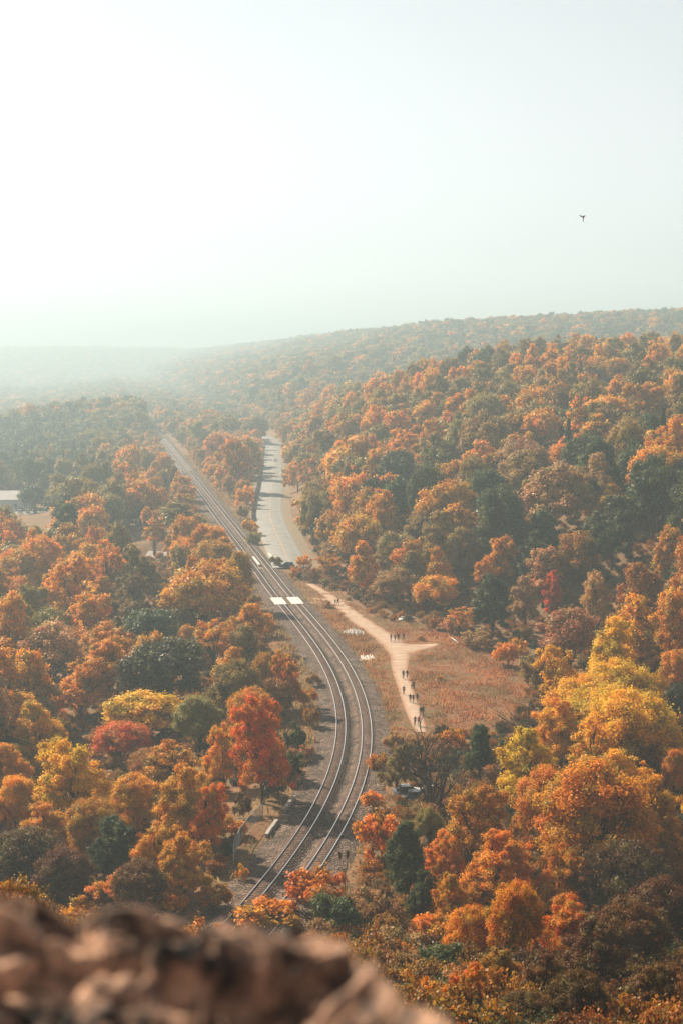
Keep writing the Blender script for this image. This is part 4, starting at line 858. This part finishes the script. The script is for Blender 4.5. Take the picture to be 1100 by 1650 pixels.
# ------------------------------------------------------------------ cars
def car_parts(seed, suv):
    h1 = .78 if not suv else .95; h2 = 1.42 if not suv else 1.72
    side = [(-2.15, .32), (-2.2, .62), (-2.12, h1), (-1.2, h1 + .08), (1.0, h1 + .04), (1.9, h1 - .1), (2.2, .6), (2.15, .32)]
    roof = [(-1.85 if suv else -1.65, h1 + .06), (-1.55 if suv else -1.0, h2 - .03), (.15, h2), (1.0, h1 + .03)]
    b = MB(); n = len(side)
    for s in (-1, 1): b.face([(x, s * (.84 if z > .5 else .8), z) for x, z in (side if s < 0 else side[::-1])])
    for i in range(n):
        a_, c_ = side[i], side[(i + 1) % n]; f = lambda z: .84 if z > .5 else .8
        b.face([(a_[0], -f(a_[1]), a_[1]), (a_[0], f(a_[1]), a_[1]), (c_[0], f(c_[1]), c_[1]), (c_[0], -f(c_[1]), c_[1])])
    rf = roof[1:3]; b.face([(rf[0][0], -.6, rf[0][1] + .02), (rf[1][0], -.6, rf[1][1] + .02), (rf[1][0], .6, rf[1][1] + .02), (rf[0][0], .6, rf[0][1] + .02)])
    b.box(((rf[0][0] + rf[1][0]) / 2, 0, h2 - .01), (rf[1][0] - rf[0][0] + .1, 1.26, .06))
    g = MB()
    for s in (-1, 1): g.face([(x, s * (.78 if z < h1 + .2 else .62), z) for x, z in (roof if s < 0 else roof[::-1])])
    for i in (0, 2): a_, c_ = roof[i], roof[i + 1]; wa_, wc = (.78, .62) if i == 0 else (.62, .78); g.face([(a_[0], -wa_, a_[1]), (a_[0], wa_, a_[1]), (c_[0], wc, c_[1]), (c_[0], -wc, c_[1])])
    wz = MB(); wz.tube([(0, -.1, 0), (0, .1, 0)], .33, 14); rz = MB(); rz.tube([(0, -.105, 0), (0, .105, 0)], .19, 10)
    l = MB(); l.box((0, 0, 0), (.06, .34, .14)); return b, g, wz, rz, l
CARP = {}
for sv in (False, True):
    b, g, wz, rz, l = car_parts(1, sv); CARP[sv] = (b, g.mesh('windows', M_GLASS), wz.mesh('wheel', M_TYRE, True), rz.mesh('rim', M_RIM, True), l.mesh('headlight', M_LAMP), l.mesh('tail_light', M_REDLAMP))
def paint(nm, c): return simple('paint_' + nm, c, .25, spec=.6, var=.03)
PT = {k: paint(k, c) for k, c in dict(white=(.75, .75, .74), silver=(.5, .51, .52), dark=(.03, .035, .04), grey=(.15, .16, .17), red=(.35, .03, .02), blue=(.05, .08, .16)).items()}
def car(x, y, z, rz, col, suv, label, group):
    t = empty('car', (x, y, z), rz); tag(t, label, 'car', group); b, g, wm, rm, lm, tm = CARP[suv]
    b.build('body', PT[col], t); link('windows', g, t)
    for sx in (-1.32, 1.32):
        for sy in (-.78, .78): o = link('wheel', wm, t); o.location = (sx, sy, .33); link('rim', rm, o)
    for sy in (-.58, .58):
        o = link('headlight', lm, t); o.location = (2.17, sy, .62); o = link('tail_light', tm, t); o.location = (-2.17, sy, .68)
x, y = unproject(444.5, 743, -.1); car(x, y, -.09, math.pi / 2 + 3.14, 'silver', False, 'silver car driving down the far end of the road', 'cars on the road')
x, y = unproject(462, 914.5, -.25); car(x, y, -.32, 2.9, 'dark', True, 'dark parked car with pale roof at the near road end', 'cars on the road')
GZ = float(terrain(*unproject(655, 1283, -.5)))
for px, py, c, a_, lb in ((657, 1281, 'white', .2, 'white car half hidden behind the leaning tree trunk'), (689, 1283, 'white', 2.9, 'white car half hidden behind the leafless tree'), (672, 1290, 'grey', .1, 'grey car parked between the two half hidden white cars')):
    x, y = unproject(px, py, GZ); car(x, y, float(terrain(x, y)), a_, c, False, lb, 'cars parked below the meadow')
# ------------------------------------------------------------------ valley buildings
def shed(x, y, z, rz):
    t = empty('shed', (x, y, z), rz); tag(t, 'long pale shed with a grey gable roof by the car park', 'building')
    Lx, Wy, h, rg_ = 36, 15, 5.2, 3.6
    b = MB(); b.box((-Lx / 2, Wy / 2, h / 2 - .5), (Lx, Wy, h + 1)); wl = b.build('wall', M_SHEDWALL, t)
    for xx in (0.0, -Lx): 
        b = MB(); b.face([(xx, 0, h), (xx, Wy, h), (xx, Wy / 2, h + rg_)]); b.build('gable', M_SHEDWALL, t)
    for s, nm in ((0, 'roof'), (1, 'roof')):
        b = MB(); y0, y1 = (-.5, Wy / 2) if s == 0 else (Wy + .5, Wy / 2); z0 = h - .24
        b.face([(.6, y0, z0), (.6, y1, h + rg_), (-Lx - .6, y1, h + rg_), (-Lx - .6, y0, z0)]); b.face([(.6, y0, z0 + .2), (.6, y1, h + rg_ + .2), (-Lx - .6, y1, h + rg_ + .2), (-Lx - .6, y0, z0 + .2)]); b.face([(.6, y0, z0), (-Lx - .6, y0, z0), (-Lx - .6, y0, z0 + .2), (.6, y0, z0 + .2)]); b.build(nm, M_SHEDROOF, t)
    for k in range(7):
        b = MB(); b.box((-2.6 - k * 4.8, -.04, 2.4), (1.7, .14, 1.5)); w_ = b.build('window', M_WHITE, t); b = MB(); b.box((-2.6 - k * 4.8, -.13, 2.4), (1.4, .06, 1.2)); b.build('pane', M_GLASS, w_)
    b = MB(); b.box((.05, 5, 1.9), (.14, 3.6, 3.8)); b.build('door', M_STEEL, t)
shed(*PAD1[:3], .06)
tag(link('car_park', strip('car_park', [(PAD1[0] - 34, PAD1[1] - 12), (PAD1[0] + 14, PAD1[1] - 10)], [(-9, PAD1[2] + .06), (9, PAD1[2] + .06)], M_ASPHALT)), kind='structure')
k = 0
for i, (dx, dy, c, lb) in enumerate(((-7, -4.5, 'white', 'first white car'), (-3.8, -5.0, 'dark', 'dark car'), (-.6, -4.6, 'silver', 'silver car'), (2.6, -4.2, 'white', 'second white car'), (5.8, -4.0, 'grey', 'grey car'), (-9.5, -14, 'white', 'first white car'), (-6, -13.6, 'grey', 'grey car'), (-2.2, -13.9, 'white', 'second white car'), (1.4, -13.2, 'silver', 'silver car'), (5, -13.4, 'blue', 'blue car'))):
    car(PAD1[0] + dx, PAD1[1] + dy, PAD1[2] + .08, math.pi / 2 + .15, c, i % 3 == 1, '%s in the %s row of the car park by the shed' % (lb, 'back' if i < 5 else 'front'), 'cars in the valley car park')
def house(x, y, z, rz):
    t = empty('house', (x, y, z), rz); tag(t, 'small house with pale pitched roof among the left trees', 'house'); Lx, Wy, h, g_ = 10, 8, 3.6, 2.9
    b = MB(); b.box((0, 0, h / 2 - .6), (Lx, Wy, h + 1.2)); b.build('wall', M_SHEDWALL, t)
    for s in (-1, 1):
        b = MB(); b.face([(-Lx / 2 - .5, s * (Wy / 2 + .6), h - .4), (Lx / 2 + .5, s * (Wy / 2 + .6), h - .4), (Lx / 2 + .5, 0, h + g_), (-Lx / 2 - .5, 0, h + g_)]); rf = b.build('roof', M_TILE, t)
        b = MB(); b.face([(s * Lx / 2, -Wy / 2, h), (s * Lx / 2, Wy / 2, h), (s * Lx / 2, 0, h + g_ - .2)]); b.build('gable', M_SHEDWALL, t)
    b = MB(); b.box((-2, -1.4, h + 2.6), (.8, .8, 2.0)); b.build('chimney', M_BARK, rf)
    for k in (-3, 0, 3): b = MB(); b.box((k, -Wy / 2 - .03, 1.9), (1.2, .12, 1.3)); w_ = b.build('window', M_WHITE, t); b = MB(); b.box((k, -Wy / 2 - .11, 1.9), (1, .06, 1.1)); b.build('pane', M_GLASS, w_)
house(*PAD2[:3], -.5)
# ------------------------------------------------------------------ trackside things
def chain_fence():
    P = [unproject(px, py, -.45) for px, py in ((376, 1396), (378, 1378), (387, 1358), (400, 1340), (413, 1326), (424, 1313))]
    t = empty('wire_fence', (*P[0], -.45)); tag(t, 'curving grey wire mesh fence at the edge of the gravel yard', 'fence'); O = Vector((*P[0], -.45))
    q = [Vector((x, y, -.5)) - O for x, y in P]
    for p in q: b = MB(); b.tube([p, p + Vector((0, 0, 1.95))], .045, 6); b.build('post', M_MESHF, t)
    b = MB(); b.tube([p + Vector((0, 0, 1.9)) for p in q], .05, 6); b.build('top_rail', M_CONC, t)
    b = MB()
    for a_, c_ in zip(q[:-1], q[1:]):
        n = int((c_ - a_).length / .16)
        for i in range(n):
            for sg in (-1, 1):
                f0 = i / n; f1 = min(max(f0 + sg * 1.8 / (c_ - a_).length, 0), 1); L_ = abs(f1 - f0) * (c_ - a_).length
                p0 = a_.lerp(c_, f0) + Vector((0, 0, .06)); p1 = a_.lerp(c_, f1) + Vector((0, 0, .06 + L_)); b.tube([p0, p1], .009, 3, cap=False)
    tag(b.build('wire_mesh', M_MESHF, t), kind='stuff')
chain_fence()
cw = [unproject(px, py, -.4) for px, py in ((429, 1350), (437, 1338), (446, 1326), (458, 1309), (466, 1298), (475, 1287))]
for i in range(5):
    if i == 2: continue
    a_, c_ = np.array(cw[i]), np.array(cw[i + 1]); m_ = (a_ + c_) / 2; d_ = c_ - a_; b = MB(); b.box((0, 0, .2), (np.linalg.norm(d_) * .9, .38, .6)); b.box((0, 0, .53), (np.linalg.norm(d_) * .92, .44, .06))
    o = b.build('concrete_block', M_CONC); o.location = (*m_, -.45); o.rotation_euler = (random.uniform(-.05, .05), random.uniform(-.04, .04), math.atan2(d_[1], d_[0]))
    tag(o, ('nearest', 'second', '', 'third', 'farthest')[i] + ' weathered concrete wall block in the row beside the gravel yard', 'concrete block', 'concrete wall blocks in the yard')
def tie_pile(pts, z, n, ln, arch, label, lean):
    P = [unproject(px, py, ZM) for px, py in pts]; O = P[0]; t = empty('tie_pile', (*O, ZM)); tag(t, label, 'timber pile', 'piles of pale ties beside the trail'); rg = random.Random(n)
    dv = Vector((P[1][0] - O[0], P[1][1] - O[1], 0)); me = None
    b = MB(); b.box((0, 0, 0), (.2, ln, .2)); me = b.mesh('tie', M_PANEL)
    for i in range(n):
        f = i / (n - 1); p = dv * f; hz = .14 + arch * math.sin(math.pi * f)
        for lay in range(1):
            o = link('tie', me, t); o.location = (p.x, p.y + rg.uniform(-.25, .25), hz + lay * .22); o.rotation_euler = (lean + rg.uniform(-.08, .08), rg.uniform(-.12, .12) + (.5 - f) * arch * .6, rg.uniform(-.1, .1))
    if arch:
        b = MB(); b.box((dv.x / 2, dv.y / 2 + .2, arch * .4), (dv.length * .75, 1.2, arch * .75)); b.build('earth_core', M_BARK, t)
tie_pile(((553, 1023), (585, 1023)), ZM, 15, 2.2, .5, 'arched pile of white ties between tracks and trail', .42)
tie_pile(((581, 1062), (602, 1062)), ZM, 10, 3.6, 0.0, 'flat row of pale ties lying below the arched pile', .1)
def tarp(px, py, w_, h_, d_, label, seed):
    x, y = unproject(px, py, ZM); rg = np.random.default_rng(seed); n = 9; V = np.zeros((n, n, 3))
    for i in range(n):
        for j in range(n): u, v_ = i / (n - 1) - .5, j / (n - 1) - .5; V[i, j] = (u * w_ + rg.normal(0, .06), v_ * d_ + rg.normal(0, .06), max(0, h_ * (1 - 3.2 * (u * u + v_ * v_)) + rg.normal(0, h_ * .14)))
    k = np.arange(n - 1)[:, None] * n + np.arange(n - 1)[None, :]; o = link('tarp', mesh_np('tarp', V.reshape(-1, 3), np.stack([k, k + n, k + n + 1, k + 1], -1).reshape(-1, 4), M_WHITE)); o.location = (x, y, float(terrain(x, y)) + .25); tag(o, label, 'tarp', 'white tarps at the hill foot')
tarp(650, 998, 2.4, .55, 3.4, 'larger crumpled white tarp at the foot of the wooded hill', 1); tarp(661, 997, 1.6, .4, 2.2, 'smaller crumpled white tarp right of the larger one', 2)
x1, y1 = unproject(723, 1029, ZM); x2, y2 = unproject(738, 1039, ZM); b = MB(); b.tube([(0, 0, .3), ((x2 - x1) / 2, (y2 - y1) / 2, .42), (x2 - x1, y2 - y1, .25)], [.1, .13, .15], 7); o = b.build('fallen_pole', M_BIRCH); o.location = (x1, y1, ZM + .1); tag(o, 'pale fallen pole lying in the grass at the meadow top', 'pole')
def signal():
    x, y = unproject(388.5, 838, 0); t = empty('railway_signal', (x, y, -.5)); tag(t, 'dark railway signal on a thin post beside the straight tracks', 'signal')
    b = MB(); b.tube([(0, 0, 0), (0, 0, 5.2)], .09, 8); b.build('post', M_STEEL, t); b = MB(); b.tube([(0, -.12, 5.2), (0, .12, 5.2)], .62, 14); d = b.build('target_disc', M_STEEL, t); b = MB(); b.tube([(0, -.16, 5.3), (0, -.4, 5.3)], .13, 8); b.build('hood', M_STEEL, d); b = MB(); b.box((.3, 0, .55), (.6, .5, 1.1)); b.build('relay_box', M_MESHF, t)
signal()
def birch():
    x, y = unproject(291, 915, -9); z = float(terrain(x, y)); t = empty('pale_dead_tree', (x, y, z)); tag(t, 'leaning white-barked dead tree by the small house', 'tree'); b = MB()
    b.tube([(0, 0, -.5), (-1.2, 0, 4), (-2.6, .2, 8.5), (-3.6, .3, 12.5), (-5.2, .3, 15)], [.26, .22, .17, .12, .04], 7); b.build('trunk', M_BIRCH, t); b = MB()
    b.tube([(-.8, 0, 2.6), (-.9, .2, 7), (-1.9, .3, 11), (-1.6, .3, 14)], [.17, .14, .1, .03], 6); b.build('branch', M_BIRCH, t); b = MB(); b.tube([(-2.6, .2, 8.5), (-3.8, .1, 9.4), (-4.9, .1, 11.3)], [.1, .07, .02], 5); b.build('branch', M_BIRCH, t)
birch()
def pole(px, py, z, h, label):
    x, y = unproject(px, py, z); t = empty('utility_pole', (x, y, float(terrain(x, y)))); tag(t, label, 'utility pole'); b = MB(); b.tube([(0, 0, -.5), (0, 0, h)], [.16, .11], 8); b.build('post', M_BARK, t); b = MB(); b.box((0, 0, h - .7), (2.2, .12, .14)); b.build('crossarm', M_BARK, t)
pole(296, 912, -8, 12, 'thin brown utility pole beside the leaning pale tree')
def sumac():
    t = empty('sumac_bush', (0, 0, 0)); d = ray(556, 1408); yy = next(q for q in np.arange(50, 200, .5) if CAMZ + d[2] * q < float(terrain(d[0] * q, q)) + 2.2); x, z = d[0] * yy, CAMZ + d[2] * yy; t.location = (x, yy, z); tag(t, 'two dark red plumes of a sumac bush beside the track', 'shrub'); g = float(terrain(x, yy)) - z
    for sx, hz in ((-.55, 2.0), (.25, 2.1)):
        b = MB(); b.tube([(0, 0, g - .3), (0, 0, 0), (sx * .7, 0, .7), (sx, 0, hz - .6)], [.05, .04, .03, .02], 5); b.build('stem', M_BARK, t)
        me, _c = crown_mesh('plume', [(sx, 0, hz - .2, .22, .55), (sx * 1.15, 0, hz + .2, .16, .35)], 12, 420, .11, 9, M_LEAF, cr=(.5, .8)); o = link('plume', me, t); o.color = (.09, .022, .018, 1)
sumac()
def bird():
    d = ray(939, 350); yy = 110.0; t = empty('bird', (d[0] * yy, yy, CAMZ + d[2] * yy), .5); tag(t, 'small brown bird flying alone in the pale sky', 'bird'); M_B = simple('brown_feather', (.26, .15, .09), .8, var=.2, scale=20)
    b = MB(); b.tube([(0, .02, -.30), (0, 0, -.18), (0, -.02, .0), (0, -.03, .10), (0, -.06, .17), (0, -.1, .20)], [.02, .045, .065, .05, .035, .008], 8); b.build('body', M_B, t, True)
    b = MB(); b.face([(-.03, .02, -.26), (.03, .02, -.26), (.06, .05, -.46), (-.05, .05, -.46)]); b.face([(-.03, .03, -.26), (-.05, .06, -.46), (.06, .06, -.46), (.03, .03, -.26)]); b.build('tail', M_B, t)
    for s, k in ((-1, 1.0), (1, .8)):
        b = MB(); p = [(s * .03, 0, .06), (s * .22 * k, .1, .17), (s * .50 * k, .06, .22), (s * .40 * k, .09, .13), (s * .2 * k, .1, .03), (s * .03, .01, -.08)]
        b.face(p); b.face([(x, y + .012, z) for x, y, z in p[::-1]])
        for i in range(6): a_, c_ = p[i], p[(i + 1) % 6]; b.face([a_, c_, (c_[0], c_[1] + .012, c_[2]), (a_[0], a_[1] + .012, a_[2])])
        b.build('wing', M_B, t)
    t.scale = (.72,) * 3
bird()
# ------------------------------------------------------------------ haze
def haze():
    b = MB(); b.box((0, 3650, 75), (9000, 8300, 290)); o = b.build('haze', M_WHITE); o.data.materials.clear()
    m, n, out = new_mat('haze'); v = n.nodes.new('ShaderNodeVolumePrincipled'); v.inputs['Color'].default_value = (*HAZE_COLOR, 1); v.inputs['Density'].default_value = HAZE_DENSITY; v.inputs['Anisotropy'].default_value = HAZE_ANISO
    n.links.new(v.outputs[0], out.inputs['Volume']); o.data.materials.append(m); tag(o, 'pale autumn haze filling the valley air', 'haze', kind='stuff')
haze()
